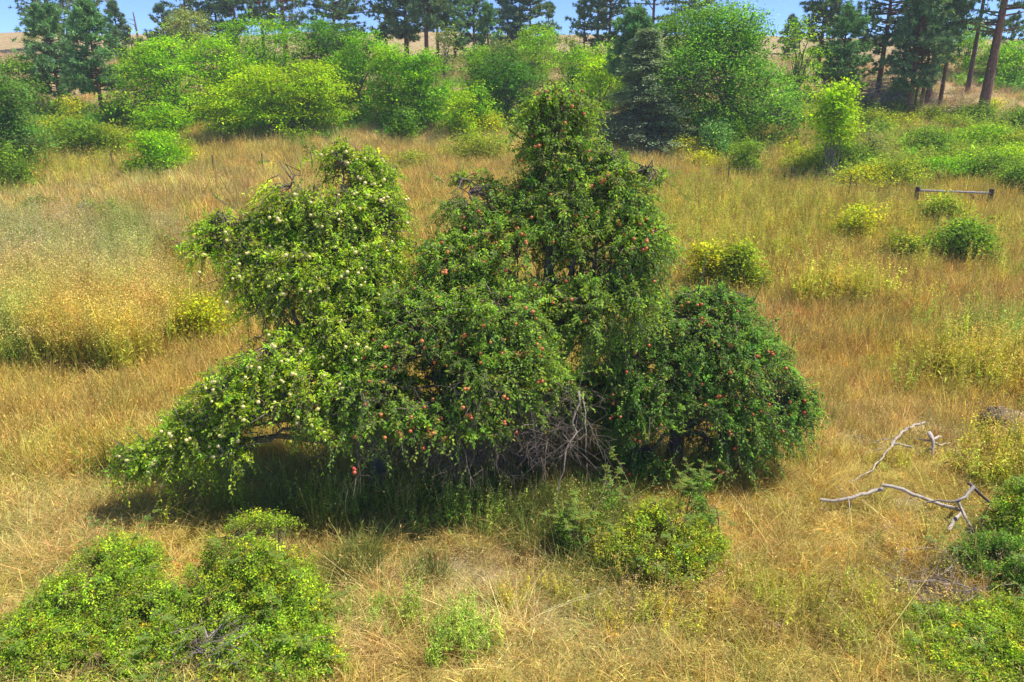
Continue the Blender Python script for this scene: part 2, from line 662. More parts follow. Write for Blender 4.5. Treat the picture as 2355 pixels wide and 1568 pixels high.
def pine(label, px, base, top, wpx, Y=None, hm=None, c0=.35, seed=0, pal=None, group=None, dens=1.0, trunk_r=None, name='pine_tree', lean=0.0,
         bark=(.20, .10, .06), shape='pine', gaps=.15, needle=.36, dead_low=8):
    rng = np.random.default_rng(seed + int(px * 13))
    c0 = c0 * .82 if shape == 'pine' else c0
    if Y is None:
        B = ground(px, base)
    else:
        b0 = at(px, base if base else 50, Y)
        B = np.array([b0[0], Y, float(H(b0[0], Y))])
    h = hm if hm else at(px, top, B[1])[2] - B[2]
    w = wpx * mpp(B + np.array([0, 0, h / 2]))
    t = thing(name, label, 'tree', B, group)
    r0 = trunk_r or (.012 * h + .06)
    m = 10
    zz = np.linspace(0, 1, m)
    tr = B + np.stack([lean * zz * h + rng.normal(0, .012, m).cumsum() * .25, rng.normal(0, .012, m).cumsum() * .25, zz * h - .15 * (zz == 0)], 1)
    g = Geo()
    V, F = tubes(tr[None], (r0 * (1.05 - .95 * zz) + .012)[None], 8)
    g.add(V, F, bark)
    nbr = int((1 - c0) * h * (15.0 if shape == 'pine' else 12.0) * dens)
    u = np.sort(rng.random(nbr))
    z = c0 + (1 - c0) * u
    # whole groups of branches missing leave gaps
    gate = np.sin(z * 31 + rng.random() * 6) + np.sin(z * 17 + rng.random() * 6)
    keep = (gate > -2 + gaps * 4 * rng.random(nbr)) | (u > .85)
    z, u = z[keep], u[keep]
    nbr = len(z)
    a = rng.random(nbr) * 6.28
    if shape == 'pine':
        prof = np.minimum(1, (1 - u) ** .75 * 1.35 + .06) * np.clip(.6 + u * 2.2, 0, 1) * 1.35
    else:
        prof = (1 - u) ** .7 * .95 + .04
    ln = prof * w * .5 * rng.uniform(.55, 1.12, nbr)
    up = (np.where(u > .6, .45, .12) if shape == 'pine' else np.full(nbr, -.12)) + rng.normal(0, .1, nbr)
    hd = np.stack([np.cos(a), np.sin(a), np.zeros(nbr)], 1)
    st = np.stack([np.interp(z, zz, tr[:, i]) for i in range(3)], 1)
    q = np.linspace(0, 1, 5)[None, :, None]
    sag = (-.22 if shape == 'pine' else -.28) + .25 * (shape == 'pine')
    br = st[:, None] + hd[:, None] * ln[:, None, None] * q + np.array([0, 0, 1.0]) * (up[:, None, None] * q + (.28 if shape == 'pine' else .16) * q ** 2 * sag * 3) * ln[:, None, None]
    V, F = tubes(br, (np.array([1, .8, .6, .4, .2])[None] * (.012 + .02 * ln)[:, None]), 4)
    g.add(V, F, np.asarray(bark) * .8)
    if dead_low and c0 > .12:
        nd = dead_low
        zd = rng.uniform(c0 * .45, c0 * 1.15, nd)
        sd = np.stack([np.interp(zd, zz, tr[:, i]) for i in range(3)], 1)
        ad = rng.random(nd) * 6.28
        ld = w * rng.uniform(.12, .38, nd)
        dd = np.stack([np.cos(ad), np.sin(ad), rng.normal(-.1, .15, nd)], 1)
        tw = sd[:, None] + dd[:, None] * (np.array([0, .5, 1])[None, :, None] * ld[:, None, None]) + np.array([0, 0, -1.0]) * (np.array([0, .03, .16])[None, :, None] * ld[:, None, None])
        V, F = tubes(tw, np.tile(np.array([.028, .018, .006]), (nd, 1)), 3)
        g.add(V, F, (.26, .22, .19))
    g.build('trunk', M_BARK, t, B)
    # needle clumps
    pal = pal or PINE
    f = Geo()
    nc = 9 if shape == 'pine' else 17
    s = rng.uniform(.3 if shape == 'pine' else .15, 1.03, (nbr, nc))
    s[:, 0] = 1
    idx = np.repeat(np.arange(nbr), nc)
    ss = s.ravel()
    pos = np.stack([br[idx, 0] + (br[idx, -1] - br[idx, 0]) * ss[:, None]], 0)[0]
    pos[:, 2] = br[idx, 0, 2] + ((up[idx] * ss + (.28 if shape == 'pine' else .16) * ss ** 2 * sag * 3) * ln[idx])
    side = np.cross(hd[idx], [0, 0, 1.0])
    pos = pos + side * (rng.normal(0, .16, len(ss)) * ln[idx] * (1.15 - ss * .6))[:, None] + np.array([0, 0, 1.0]) * rng.normal(0, .07, len(ss))[:, None]
    out = unit(hd[idx] + side * rng.normal(0, .4, (len(ss), 1)) + np.array([0, 0, .35 if shape == 'pine' else -.05]))
    nn = 13
    n = len(pos)
    if shape == 'pine':
        d = unit(np.repeat(out, nn, 0) * .9 + rdir(rng, n * nn))
        pp = np.repeat(pos, nn, 0) + rng.normal(0, .05, (n * nn, 3))
        L = needle * rng.uniform(.65, 1.25, n * nn)
        sd = unit(np.cross(d, rdir(rng, n * nn))) * (.058 * rng.uniform(.6, 1.2, (n * nn, 1)))
    else:
        d = unit(np.repeat(out, nn, 0) + rdir(rng, n * nn) * np.array([.8, .8, .3]))
        pp = np.repeat(pos, nn, 0) + rng.normal(0, 1, (n * nn, 3)) * np.array([.25, .25, .06])
        L = needle * rng.uniform(.6, 1.2, n * nn)
        sd = unit(np.cross(d, rdir(rng, n * nn) * .4 + np.array([0, 0, 1.0]))) * (.06 * rng.uniform(.6, 1.2, (n * nn, 1)))
    V = np.stack([pp - sd, pp + sd, pp + d * L[:, None]], 1).reshape(-1, 3)
    F = np.arange(len(V)).reshape(-1, 3)
    cc = np.repeat(palette(rng, n, pal, .22), nn, 0) * np.exp(rng.normal(0, .15, (n * nn, 1)))
    f.add(V, F, cc)
    f.build('crown', M_NEEDLE, t, B, kind='stuff')
    return t


PINE = [((0.156, 0.263, 0.104), 5), ((0.114, 0.21, 0.095), 3), ((0.229, 0.316, 0.113), 2)]
PINE_BLUE = [((0.125, 0.232, 0.142), 5), ((0.177, 0.274, 0.161), 3)]
PINE_FRESH = [((0.156, 0.316, 0.104), 4), ((0.208, 0.378, 0.113), 3)]
PINE_DRY = [((0.208, 0.245, 0.126), 4), ((0.144, 0.193, 0.108), 3)]
LOCUST = [((0.256, 0.482, 0.005), 5), ((0.325, 0.51, 0.006), 3), ((0.186, 0.402, 0.006), 2)]
LOCUST_Y = [((0.384, 0.536, 0.004), 5), ((0.325, 0.51, 0.006), 3)]
BRIGHT = [((0.21, 0.438, 0.006), 5), ((0.15, 0.365, 0.008), 3), ((0.3, 0.482, 0.006), 2)]
DEEP = [((0.086, 0.242, 0.017), 5), ((0.122, 0.295, 0.015), 3), ((0.065, 0.174, 0.015), 2)]
MID = [((0.13, 0.281, 0.015), 5), ((0.187, 0.335, 0.015), 3), ((0.086, 0.201, 0.015), 2)]
SAGE = [((0.264, 0.33, 0.084), 5), ((0.326, 0.36, 0.096), 3), ((0.186, 0.27, 0.06), 2)]
SHRUB = [((0.296, 0.394, 0.025), 5), ((0.417, 0.441, 0.025), 3), ((0.174, 0.284, 0.021), 2)]
SHRUB_Y = [((0.521, 0.52, 0.017), 5), ((0.382, 0.473, 0.017), 4), ((0.625, 0.473, 0.025), 1)]
SHRUB_D = [((0.174, 0.315, 0.021), 5), ((0.26, 0.394, 0.021), 3), ((0.122, 0.221, 0.017), 2)]
ROSE = [((.38, .52, .025), 6), ((.30, .46, .03), 4), ((.21, .37, .03), 2), ((.56, .52, .02), .9), ((.55, .34, .03), .15)]

# ------------------------------------------------------------------ far pines on the ridge and slope  (picture column, base row, top row, width)
G_RIDGE = 'pines along the dry ridge'
G_SLOPE = 'pines standing on the slope'
# label, px, base, top, w, dict
PINES = [
    ('dark ridge pine rising behind the two fresh green pines', 56, 62, None, 42, dict(Y=100, hm=13, c0=.15, group=G_RIDGE, dens=.8)),
    ('ridge pine with a bare dark trunk, behind the taller fresh green pine', 90, 60, None, 44, dict(Y=104, hm=14, c0=.3, group=G_RIDGE, dens=.7)),
    ('bluish full-crowned pine with low branches, twin of the pointed fresh green pine', 62, 110, 6, 60, dict(c0=.16, pal=PINE_FRESH, group=G_SLOPE, dens=1.25)),
    ('pointed fresh green pine with bare lower trunk, beside its bluish twin', 104, 121, 1, 50, dict(c0=.3, pal=PINE_FRESH, group=G_SLOPE, dens=1.35)),
    ('slim young ridge pine close behind the pointed fresh pine', 119, 45, 3, 20, dict(Y=92, c0=.1, group=G_RIDGE)),
    ('thin half-dead conifer on the slope with sparse tan foliage', 138, 88, 26, 26, dict(c0=.2, pal=PINE_DRY, dens=.45, group=G_SLOPE)),
    ('narrow bluish spire of a pine beside the olive ridge shrub tree', 166, 52, 6, 24, dict(Y=88, c0=.05, pal=PINE_BLUE, group=G_RIDGE)),
    ('broad dense ridge pine behind the olive shrub tree', 190, 48, None, 36, dict(Y=96, hm=10.5, c0=.12, group=G_RIDGE)),
    ('full ridge pine between the olive shrub tree and an open sky gap', 219, 46, None, 34, dict(Y=95, hm=10, c0=.08, group=G_RIDGE, dens=1.2)),
    ('slender ridge pine whose dark bare trunk stands against the sky', 238, 50, None, 24, dict(Y=92, hm=11, c0=.35, group=G_RIDGE)),
    ('airy ridge pine beside the orange-trunked pine', 264, 50, None, 30, dict(Y=97, hm=12, c0=.3, group=G_RIDGE, dens=.8)),
    ('tall ridge pine with a sunlit orange trunk', 286, 54, None, 44, dict(Y=93, hm=14, c0=.28, group=G_RIDGE, bark=(.36, .15, .07), trunk_r=.3, dens=.8)),
    ('big dark ridge pine with drooping boughs beside an open sky gap', 336, 52, None, 58, dict(Y=90, hm=13, c0=.12, group=G_RIDGE, dens=1.3, pal=PINE)),
    ('small-crowned pine standing between the sky gap and a thick-trunked pine', 387, 56, None, 26, dict(Y=92, hm=9.5, c0=.3, group=G_RIDGE)),
    ('thick-trunked dark pine at the head of the bare tan slope', 407, 57, None, 36, dict(Y=88, hm=11, c0=.3, trunk_r=.3, group=G_RIDGE, dens=1.2)),
    ('tall pine with a long straight bare trunk on the bare tan slope', 427, 62, None, 36, dict(Y=85, hm=12.5, c0=.42, trunk_r=.27, group=G_RIDGE, dens=1.2)),
    ('slim pine hard behind the long straight bare trunk', 438, 53, None, 30, dict(Y=92, hm=11, c0=.35, group=G_RIDGE)),
    ('leafy-crowned pine at the bare crest above the sparse sapling', 455, 50, None, 32, dict(Y=92, hm=10.5, c0=.15, group=G_RIDGE, pal=PINE_FRESH)),
    ('grey-green pine on the crest with its crown in the sky', 474, 48, None, 28, dict(Y=96, hm=10, c0=.2, group=G_RIDGE)),
    ('short pointed pine whose whole tip shows on the crest', 488, 48, 4, 22, dict(Y=92, c0=.1, group=G_RIDGE, pal=PINE_FRESH)),
    ('rounded blue-green pine on the crest above the leafy thicket', 508, 45, None, 28, dict(Y=95, hm=8.6, c0=.08, pal=PINE_BLUE, group=G_RIDGE, dens=1.2)),
    ('wide bushy pine on the crest, next to the big sky gap', 530, 46, None, 34, dict(Y=95, hm=8.4, c0=.08, group=G_RIDGE, dens=1.2)),
    ('open feathery pine on the edge of the big sky gap', 548, 44, 4, 20, dict(Y=97, c0=.08, group=G_RIDGE, dens=.7)),
    ('thin see-through pine behind the apple tree top', 584, 50, 1, 34, dict(Y=90, c0=.15, group=G_RIDGE, dens=.55)),
    ('thin pine with a reddish bare trunk behind the apple tree top', 597, 52, None, 28, dict(Y=92, hm=10.5, c0=.35, group=G_RIDGE, dens=.6, bark=(.32, .15, .09))),
    ('open-branched pine with a dark straight trunk behind the apple tree top', 609, 52, None, 32, dict(Y=90, hm=11, c0=.2, group=G_RIDGE, dens=.7)),
    ('sparse dark ridge pine behind the shaggy conifer', 651, 60, None, 56, dict(Y=88, hm=12.5, c0=.3, group=G_RIDGE, dens=.6)),
    ('ridge pine peeping over the big leafy tree', 690, 60, None, 44, dict(Y=92, hm=11.5, c0=.4, group=G_RIDGE, dens=.6)),
    ('little distant pine showing in the sky gap beside the big leafy tree', 789, 50, 17, 16, dict(Y=100, c0=.05, group=G_RIDGE, pal=PINE_BLUE)),
    ('tall narrow pine rising behind the fresh dense pine', 818, 70, None, 34, dict(Y=82, hm=13, c0=.2, group=G_SLOPE)),
    ('fresh dense pine with a full cone crown behind the yellow-green sapling', 839, 88, 7, 48, dict(Y=70, c0=.12, pal=PINE_FRESH, group=G_SLOPE, dens=1.3)),
    ('open-crowned pine with dark trunk behind the grey brush heap', 878, 90, None, 56, dict(Y=73, hm=15, c0=.32, group=G_SLOPE, dens=.8)),
    ('dark dense pine beside the close group of bare trunks', 908, 112, None, 52, dict(Y=64, hm=12, c0=.28, group=G_SLOPE, dens=1.3, trunk_r=.17)),
    ('thinnest bare trunk in the close group of pines', 914, 110, None, 30, dict(Y=66, hm=11, c0=.4, trunk_r=.1, group=G_SLOPE, dens=.8)),
    ('slim trunked pine in the middle of the close group', 921, 105, None, 40, dict(Y=69, hm=13, c0=.4, trunk_r=.16, group=G_SLOPE)),
    ('stout reddish trunked pine in the close group', 927, 104, None, 42, dict(Y=70, hm=14, c0=.42, trunk_r=.25, group=G_SLOPE, bark=(.27, .13, .09))),
    ('tall pine with a long thin bare trunk in the open stand', 940, 102, None, 34, dict(Y=70, hm=16, c0=.55, trunk_r=.17, group=G_SLOPE, dens=.7)),
    ('tall dark trunked pine between the thin pine and the giant pine', 967, 93, None, 40, dict(Y=74, hm=17, c0=.58, trunk_r=.22, group=G_SLOPE, dens=.7, bark=(.13, .09, .07))),
    ('giant pine with a thick furrowed red-brown trunk', 984, 104, None, 84, dict(Y=66, hm=18, c0=.40, trunk_r=.42, group=G_SLOPE, dens=.6, lean=.012, bark=(.24, .12, .08), dead_low=10)),
    ('small open pine far behind the giant pine', 1004, 75, 18, 40, dict(Y=84, c0=.2, group=G_SLOPE, dens=.6)),
]
for (lab, px, base, top, w, kw) in PINES:
    pine(lab, px, base, top, w, **kw)

pine('shaggy grey-green conifer with dead lower boughs beside the big leafy tree', 644, 139, 30, 128, Y=56, c0=.03, shape='fir', pal=[((.29, .40, .20), 5), ((.34, .44, .22), 3), ((.21, .30, .15), 2)],
     name='conifer_tree', dens=2.6, needle=.26, trunk_r=.3, bark=(.20, .15, .13), gaps=.1)
pine('dark spindly juniper spire standing against the shaggy conifer', 630, 130, 9, 40, Y=60, c0=.55, shape='pine', pal=PINE_FRESH, name='juniper_tree', dens=1.8, trunk_r=.14, dead_low=40, bark=(.22, .17, .15))


def snag(label, px, base, top, Y, r=.12, nb=7):
    rng = np.random.default_rng(int(px))
    b0 = at(px, base, Y)
    B = np.array([b0[0], Y, float(H(b0[0], Y))])
    h = at(px, top, Y)[2] - B[2]
    t = thing('dead_tree', label, 'dead tree', B)
    g = Geo()
    V, F = tubes(bez(B - [0, 0, .1], B + [.05 * h, 0, h * .5], B + [0, 0, h], 7)[None], np.linspace(r, r * .35, 7)[None], 6)
    g.add(V, F, (.25, .17, .15))
    g.build('trunk', M_BARK, t, B)
    for k in range(nb):
        z = rng.uniform(.35, .95) * h
        a = rng.random() * 6.28
        l = h * rng.uniform(.12, .28)
        p = B + np.array([0, 0, z])
        d = np.array([math.cos(a), math.sin(a), .35])
        gg = Geo()
        V, F = tubes(np.stack([p, p + d * l * .6, p + d * l + [0, 0, -.12 * l]])[None], np.array([[r * .3, r * .18, r * .05]]), 4)
        gg.add(V, F, (.30, .24, .21))
        gg.build('branch', M_BARK, t, B)
    return t


snag('bare burnt snag standing alone on the ridge skyline', 137, 40, 12, 92, .17, 5)
snag('thin leafless sapling on the tan hillside at the frame edge', 3, 88, 29, 70, .09, 9)
snag('slim brown dead sapling between the leafy thicket and the meadow', 436, 112, 52, 66, .07, 10)
snag('grey leaning dead pole among the leafy thicket crowns', 474, 70, 32, 78, .07, 8)

# ------------------------------------------------------------------ leafy trees and shrubs behind the meadow
T, B_ = 'tree', 'shrub'
LEAFY = [
    # name, label, cat, px, base, top, w, pal, kwargs
    ('leafy_tree', 'olive-green bushy tree on the ridge below the tall pines', T, 186, 60, 14, 52, SAGE, dict(Y=84, ncl=170, k=26, c0=.05)),
    ('leafy_tree', 'dark green tree crown between the half-dead conifer and the lime tree', T, 155, 80, 46, 26, DEEP, dict(Y=74, ncl=80)),
    ('locust_tree', 'feathery lime-green locust of the bright row nearest the half-dead conifer', T, 182, 131, 44, 84, LOCUST, dict(Y=63, ncl=300, k=34, spread=(.55, .55, .14), flat=.75)),
    ('locust_tree', 'lime-green locust in the middle of the bright row', T, 222, 128, 46, 68, LOCUST, dict(Y=65, ncl=230, k=34, spread=(.55, .55, .14), flat=.75)),
    ('locust_tree', 'tallest lime-green locust at the back of the bright row', T, 277, 125, 27, 88, BRIGHT, dict(Y=69, ncl=340, k=34, spread=(.55, .55, .15), flat=.7)),
    ('locust_tree', 'low spreading locust in front of the bright row, with layered boughs', T, 272, 140, 74, 66, LOCUST_Y, dict(Y=58, ncl=200, k=34, spread=(.6, .6, .1), flat=.8, c0=.2)),
    ('locust_tree', 'yellow-green layered locust next to the deep green tree', T, 312, 138, 70, 58, LOCUST_Y, dict(Y=59, ncl=200, k=34, spread=(.6, .6, .1), flat=.8, c0=.2)),
    ('locust_tree', 'small yellow-green locust sapling with a visible pale stem', T, 223, 141, 94, 38, LOCUST_Y, dict(Y=56.5, ncl=80, k=30, spread=(.45, .45, .1), flat=.8, c0=.3, bark=(.3, .27, .22))),
    ('locust_shrub', 'low lime-green locust clump at the foot of the bright row', B_, 168, 137, 104, 48, LOCUST, dict(Y=58, ncl=110, k=30, spread=(.5, .5, .1), flat=.8, stems=3, c0=0)),
    ('leafy_tree', 'deep green rounded tree at the far end of the lime locust row', T, 332, 122, 27, 62, DEEP, dict(Y=70, ncl=250, k=36)),
    ('leafy_tree', 'bright green full tree between the deep green tree and the tan slope', T, 362, 128, 40, 66, BRIGHT, dict(Y=65, ncl=260, k=36)),
    ('leafy_tree', 'yellow-tinged green tree above the leaning grey trunk', T, 392, 126, 54, 46, LOCUST, dict(Y=62, ncl=150, k=34)),
    ('leafy_tree', 'mid-green round tree beside the brown dead sapling', T, 421, 126, 60, 50, BRIGHT, dict(Y=61, ncl=200, k=36)),
    ('leafy_shrub', 'low green shrub at the foot of the mid-green round tree', B_, 404, 130, 107, 24, MID, dict(Y=58, ncl=60, stems=3, c0=0)),
    ('leafy_tree', 'sparse see-through green sapling on the bare tan slope', T, 446, 66, 31, 26, SAGE, dict(Y=80, ncl=60, k=16, c0=.1, bare=14)),
    ('leafy_tree', 'yellow-green tree below the crest pines with a rounded top', T, 532, 70, 26, 46, LOCUST, dict(Y=80, ncl=170, k=30, c0=.02)),
    ('leafy_tree', 'lime-green small tree just below the bare crest', T, 478, 90, 48, 24, LOCUST, dict(Y=74, ncl=90, k=30, c0=.05)),
    ('leafy_shrub', 'dull green low shrub on the tan slope below the crest', B_, 500, 78, 40, 34, SAGE, dict(Y=78, ncl=80, k=18, stems=3, c0=0, bare=12)),
    ('leafy_tree', 'emerald tree with drooping compound leaves, behind the dark one', T, 488, 124, 60, 42, MID, dict(Y=66, ncl=130, k=34)),
    ('leafy_tree', 'dark emerald tree touching the apple tree tip', T, 510, 128, 58, 48, DEEP, dict(Y=63, ncl=170, k=36, c0=.02)),
    ('leafy_shrub', 'emerald leafy shrub below the compound-leaved tree', B_, 478, 128, 84, 28, BRIGHT, dict(Y=60, ncl=80, stems=3, c0=0)),
    ('leafy_shrub', 'upright lime shrub at the meadow edge before the thicket', B_, 461, 128, 92, 18, LOCUST_Y, dict(Y=58, ncl=60, k=26, stems=3, c0=0)),
    ('leafy_tree', 'lime-green tree between the apple tree tip and the round bright green tree', T, 575, 112, 53, 36, LOCUST, dict(Y=70, ncl=120, k=30)),
    ('leafy_tree', 'round bright green tree under the open-branched pines', T, 604, 110, 48, 42, BRIGHT, dict(Y=72, ncl=160, k=32, c0=.05)),
    ('leafy_tree', 'tall narrow yellow-green tree beside the shaggy conifer', T, 598, 130, 66, 42, LOCUST_Y, dict(Y=63, ncl=130, k=28, c0=.05)),
    ('leafy_tree', 'pale olive shrub tree on the crest between two sky gaps', T, 560, 58, 36, 40, SAGE, dict(Y=86, ncl=80, k=18, stems=3, c0=0)),
    ('leafy_tree', 'lighter green leafy crown behind the huge leafy tree', T, 672, 130, 14, 74, MID, dict(Y=64, ncl=300, k=34, c0=.15)),
    ('leafy_tree', 'huge leafy tree with a broad deep green crown reaching the ground', T, 733, 136, 6, 134, [((.17, .37, .03), 5), ((.23, .43, .03), 3), ((.10, .26, .03), 3)], dict(Y=58, ncl=720, k=40, c0=.06, nb=15, spread=(.5, .5, .25), dy=.7)),
    ('leafy_tree', 'thin light green tree leaning out from the huge leafy tree', T, 796, 100, 20, 42, LOCUST, dict(Y=66, ncl=110, k=20, c0=.1, bare=14)),
    ('leafy_tree', 'bright green tree behind the tall bare pine trunks', T, 958, 100, 24, 56, LOCUST, dict(Y=84, ncl=220, k=32, c0=.1)),
    ('leafy_tree', 'bright green bushy tree beyond the giant pine', T, 1012, 94, 46, 52, BRIGHT, dict(Y=80, ncl=170, k=32, c0=.02)),
    ('leafy_shrub', 'low green shrub in the open stand beneath bare trunks', B_, 896, 106, 82, 22, MID, dict(Y=72, ncl=50, stems=3, c0=0)),
    ('leafy_tree', 'yellow-green many-stemmed sapling standing alone in the meadow', T, 831, 164, 86, 36, LOCUST_Y, dict(Y=46, ncl=140, k=34, spread=(.3, .3, .2), c0=.38, stems=6, leaf=.11, bark=(.24, .20, .17), r0=.05, bare=10)),
    ('leafy_shrub', 'dark green shrub hugging the stems of the lone yellow-green sapling', B_, 842, 172, 134, 50, SHRUB_D, dict(ncl=150, k=30, stems=4, c0=0, leaf=.09, spread=(.3, .3, .18))),
    ('leafy_shrub', 'grey-green wispy shrub beside the lone yellow-green sapling', B_, 868, 170, 134, 34, SAGE, dict(ncl=90, k=26, stems=5, c0=0, leaf=.09, bare=24)),
    ('leafy_shrub', 'low dark shrub between the tan clearing and the lone sapling', B_, 806, 174, 150, 46, SHRUB, dict(ncl=100, k=28, stems=4, c0=0, leaf=.09, bare=16)),
    ('leafy_shrub', 'upright blue-green shrub before the huge leafy tree', B_, 713, 160, 123, 24, [((.15, .33, .08), 4), ((.2, .38, .09), 3)], dict(ncl=110, k=28, stems=5, c0=0, leaf=.1, flat=.2)),
    ('leafy_shrub', 'fresh lime shrub between the huge leafy tree and a round shrub', B_, 733, 150, 121, 18, LOCUST, dict(ncl=60, k=26, stems=3, c0=0, leaf=.1)),
    ('leafy_shrub', 'round dark-based shrub at the meadow edge below the huge leafy tree', B_, 742, 176, 142, 32, SHRUB_D, dict(ncl=110, k=30, stems=4, c0=0, leaf=.09)),
    ('leafy_shrub', 'small yellow-green shrub at the foot of the upright blue-green one', B_, 703, 170, 152, 20, SHRUB_Y, dict(ncl=50, k=24, stems=3, c0=0, leaf=.08)),
    ('leafy_shrub', 'low yellow-green shrub at the foot of the shaggy conifer', B_, 684, 158, 138, 30, SHRUB_Y, dict(ncl=70, k=24, stems=3, c0=0, leaf=.09)),
    ('leafy_shrub', 'sparse yellow-green sapling shrub on the tan clearing', B_, 790, 160, 140, 22, SHRUB_Y, dict(ncl=40, k=18, stems=4, c0=0, leaf=.08, bare=8)),
    ('leafy_shrub', 'dull yellow shrub under the thin light green tree', B_, 800, 126, 106, 26, SHRUB_Y, dict(ncl=60, k=24, stems=3, c0=0, leaf=.1)),
    ('leafy_shrub', 'olive shrub in front of the grey brush heap', B_, 874, 134, 112, 32, SHRUB, dict(ncl=90, k=26, stems=4, c0=0, leaf=.09)),
    ('leafy_shrub', 'loose yellow-green shrub between two rounder shrubs on the slope', B_, 902, 130, 114, 26, SHRUB_Y, dict(ncl=60, k=20, stems=4, c0=0, leaf=.09, bare=8)),
    ('leafy_shrub', 'small round shrub below the stout pine trunks', B_, 932, 122, 108, 20, SHRUB, dict(ncl=60, k=24, stems=4, c0=0, leaf=.09)),
    ('leafy_shrub', 'broad shrub with a dark hollow base on the open slope', B_, 932, 156, 128, 46, SHRUB_D, dict(ncl=140, k=28, stems=5, c0=0, leaf=.09, bare=14)),
    ('leafy_shrub', 'dark green shrub with a bare stick jutting out', B_, 974, 126, 106, 40, SHRUB_D, dict(ncl=110, k=28, stems=4, c0=0, leaf=.1, bare=3)),
    ('leafy_shrub', 'pale green low shrub beside the dark one with the stick', B_, 955, 132, 116, 28, SHRUB, dict(ncl=70, k=24, stems=4, c0=0, leaf=.09)),
    ('leafy_shrub', 'dark shrub on the slope at the frame edge below the giant pine', B_, 1018, 130, 110, 30, SHRUB_D, dict(ncl=90, k=28, stems=4, c0=0, leaf=.1)),
    ('leafy_shrub', 'yellow shoots leaning at the foot of the giant pine', B_, 992, 112, 98, 14, SHRUB_Y, dict(ncl=26, k=20, stems=3, c0=0, leaf=.09)),
    ('leafy_shrub', 'bright lime shrub mass uphill of the timber fence brace', B_, 978, 152, 126, 50, LOCUST, dict(ncl=160, k=30, stems=5, c0=0, leaf=.1)),
    ('leafy_shrub', 'olive thicket shrub at the frame edge above the bright mass', B_, 1010, 156, 134, 44, SHRUB, dict(ncl=120, k=28, stems=5, c0=0, leaf=.1, bare=12)),
    ('leafy_shrub', 'vivid yellow-green shrub at the frame edge uphill of the fence', B_, 1012, 172, 150, 44, LOCUST_Y, dict(ncl=130, k=30, stems=4, c0=0, leaf=.1)),
    ('leafy_shrub', 'bright green shrub directly behind the timber fence rail', B_, 948, 196, 160, 52, BRIGHT, dict(Y=47, ncl=170, k=30, stems=5, c0=0, leaf=.09, bare=8)),
    ('leafy_shrub', 'large green shrub behind the thicker timber fence post', B_, 990, 200, 158, 54, SHRUB_D, dict(Y=46, ncl=190, k=30, stems=5, c0=0, leaf=.09)),
    ('leafy_shrub', 'dark green shrub past the thick fence post at the frame edge', B_, 1016, 206, 166, 36, SHRUB_D, dict(Y=43, ncl=120, k=30, stems=5, c0=0, leaf=.09)),
    ('leafy_shrub', 'olive shrub grown up under the middle of the fence rail', B_, 938, 226, 196, 42, SHRUB, dict(ncl=120, k=26, stems=5, c0=0, leaf=.08, spread=(.26, .26, .16))),
    ('leafy_shrub', 'rounded dark shrub in the rusty grass downhill of the fence', B_, 956, 264, 224, 56, SHRUB_D, dict(ncl=190, k=30, stems=6, c0=0, leaf=.08, spread=(.26, .26, .16), bare=10)),
    ('leafy_shrub', 'small low shrub beside the rounded dark shrub in rusty grass', B_, 900, 262, 236, 32, SHRUB, dict(ncl=80, k=26, stems=5, c0=0, leaf=.08, spread=(.22, .22, .14), bare=10)),
    ('leafy_shrub', 'two-tiered yellow-green shrub in the tall weeds', B_, 852, 244, 208, 34, SHRUB_Y, dict(ncl=110, k=28, stems=5, c0=0, leaf=.08, spread=(.24, .24, .16))),
    ('leafy_shrub', 'dark based green shrub close behind the apple tree foliage', B_, 738, 294, 246, 38, SHRUB, dict(ncl=130, k=30, stems=5, c0=0, leaf=.08, spread=(.22, .22, .16), bare=12)),
    ('leafy_shrub', 'yellow-green shrub half hidden behind the apple tree shoulder', B_, 706, 292, 246, 34, SHRUB_Y, dict(ncl=100, k=26, stems=5, c0=0, leaf=.08, spread=(.22, .22, .16))),
    ('leafy_shrub', 'olive shrub in the weeds beside the lone sapling shrub', B_, 892, 186, 160, 42, SHRUB, dict(ncl=120, k=26, stems=5, c0=0, leaf=.09, bare=10)),
    ('leafy_shrub', 'low yellow-green shrub uphill of the fence posts', B_, 862, 190, 168, 40, SHRUB_Y, dict(ncl=100, k=24, stems=5, c0=0, leaf=.09)),
    ('leafy_shrub', 'dull olive shrub in the meadow behind the apple tree spire', B_, 474, 158, 134, 52, SHRUB, dict(ncl=140, k=26, stems=5, c0=0, leaf=.09)),
    ('leafy_shrub', 'weedy brown and green shrub at the thicket edge', B_, 486, 136, 112, 32, SHRUB_Y, dict(ncl=70, k=20, stems=4, c0=0, leaf=.1, bare=14)),
    ('leafy_shrub', 'small olive clump in the straw behind the pale-fruited tree', B_, 414, 170, 152, 28, SHRUB, dict(ncl=50, k=22, stems=3, c0=0, leaf=.08)),
    ('leafy_shrub', 'little upright green shrub alone in the pale straw', B_, 300, 148, 130, 16, SHRUB_D, dict(ncl=40, k=22, stems=3, c0=0, leaf=.08)),
    ('leafy_shrub', 'bright lime shrub spilling into the straw meadow', B_, 158, 172, 134, 50, LOCUST, dict(ncl=190, k=32, stems=5, c0=0, leaf=.1)),
    ('leafy_shrub', 'low lime skirt beside the bright lime meadow shrub', B_, 180, 166, 148, 26, SHRUB_Y, dict(ncl=60, k=26, stems=4, c0=0, leaf=.09)),
    ('leafy_tree', 'mid-green round tree below the tan hillside', T, 26, 106, 60, 34, MID, dict(Y=66, ncl=120, k=32, c0=.03)),
    ('leafy_tree', 'dark bushy tree mass at the frame edge by the meadow', T, 8, 162, 74, 62, [((.11, .25, .04), 4), ((.15, .30, .04), 3), ((.20, .28, .07), 2)], dict(Y=48, ncl=340, k=34, c0=.02, leaf=.11)),
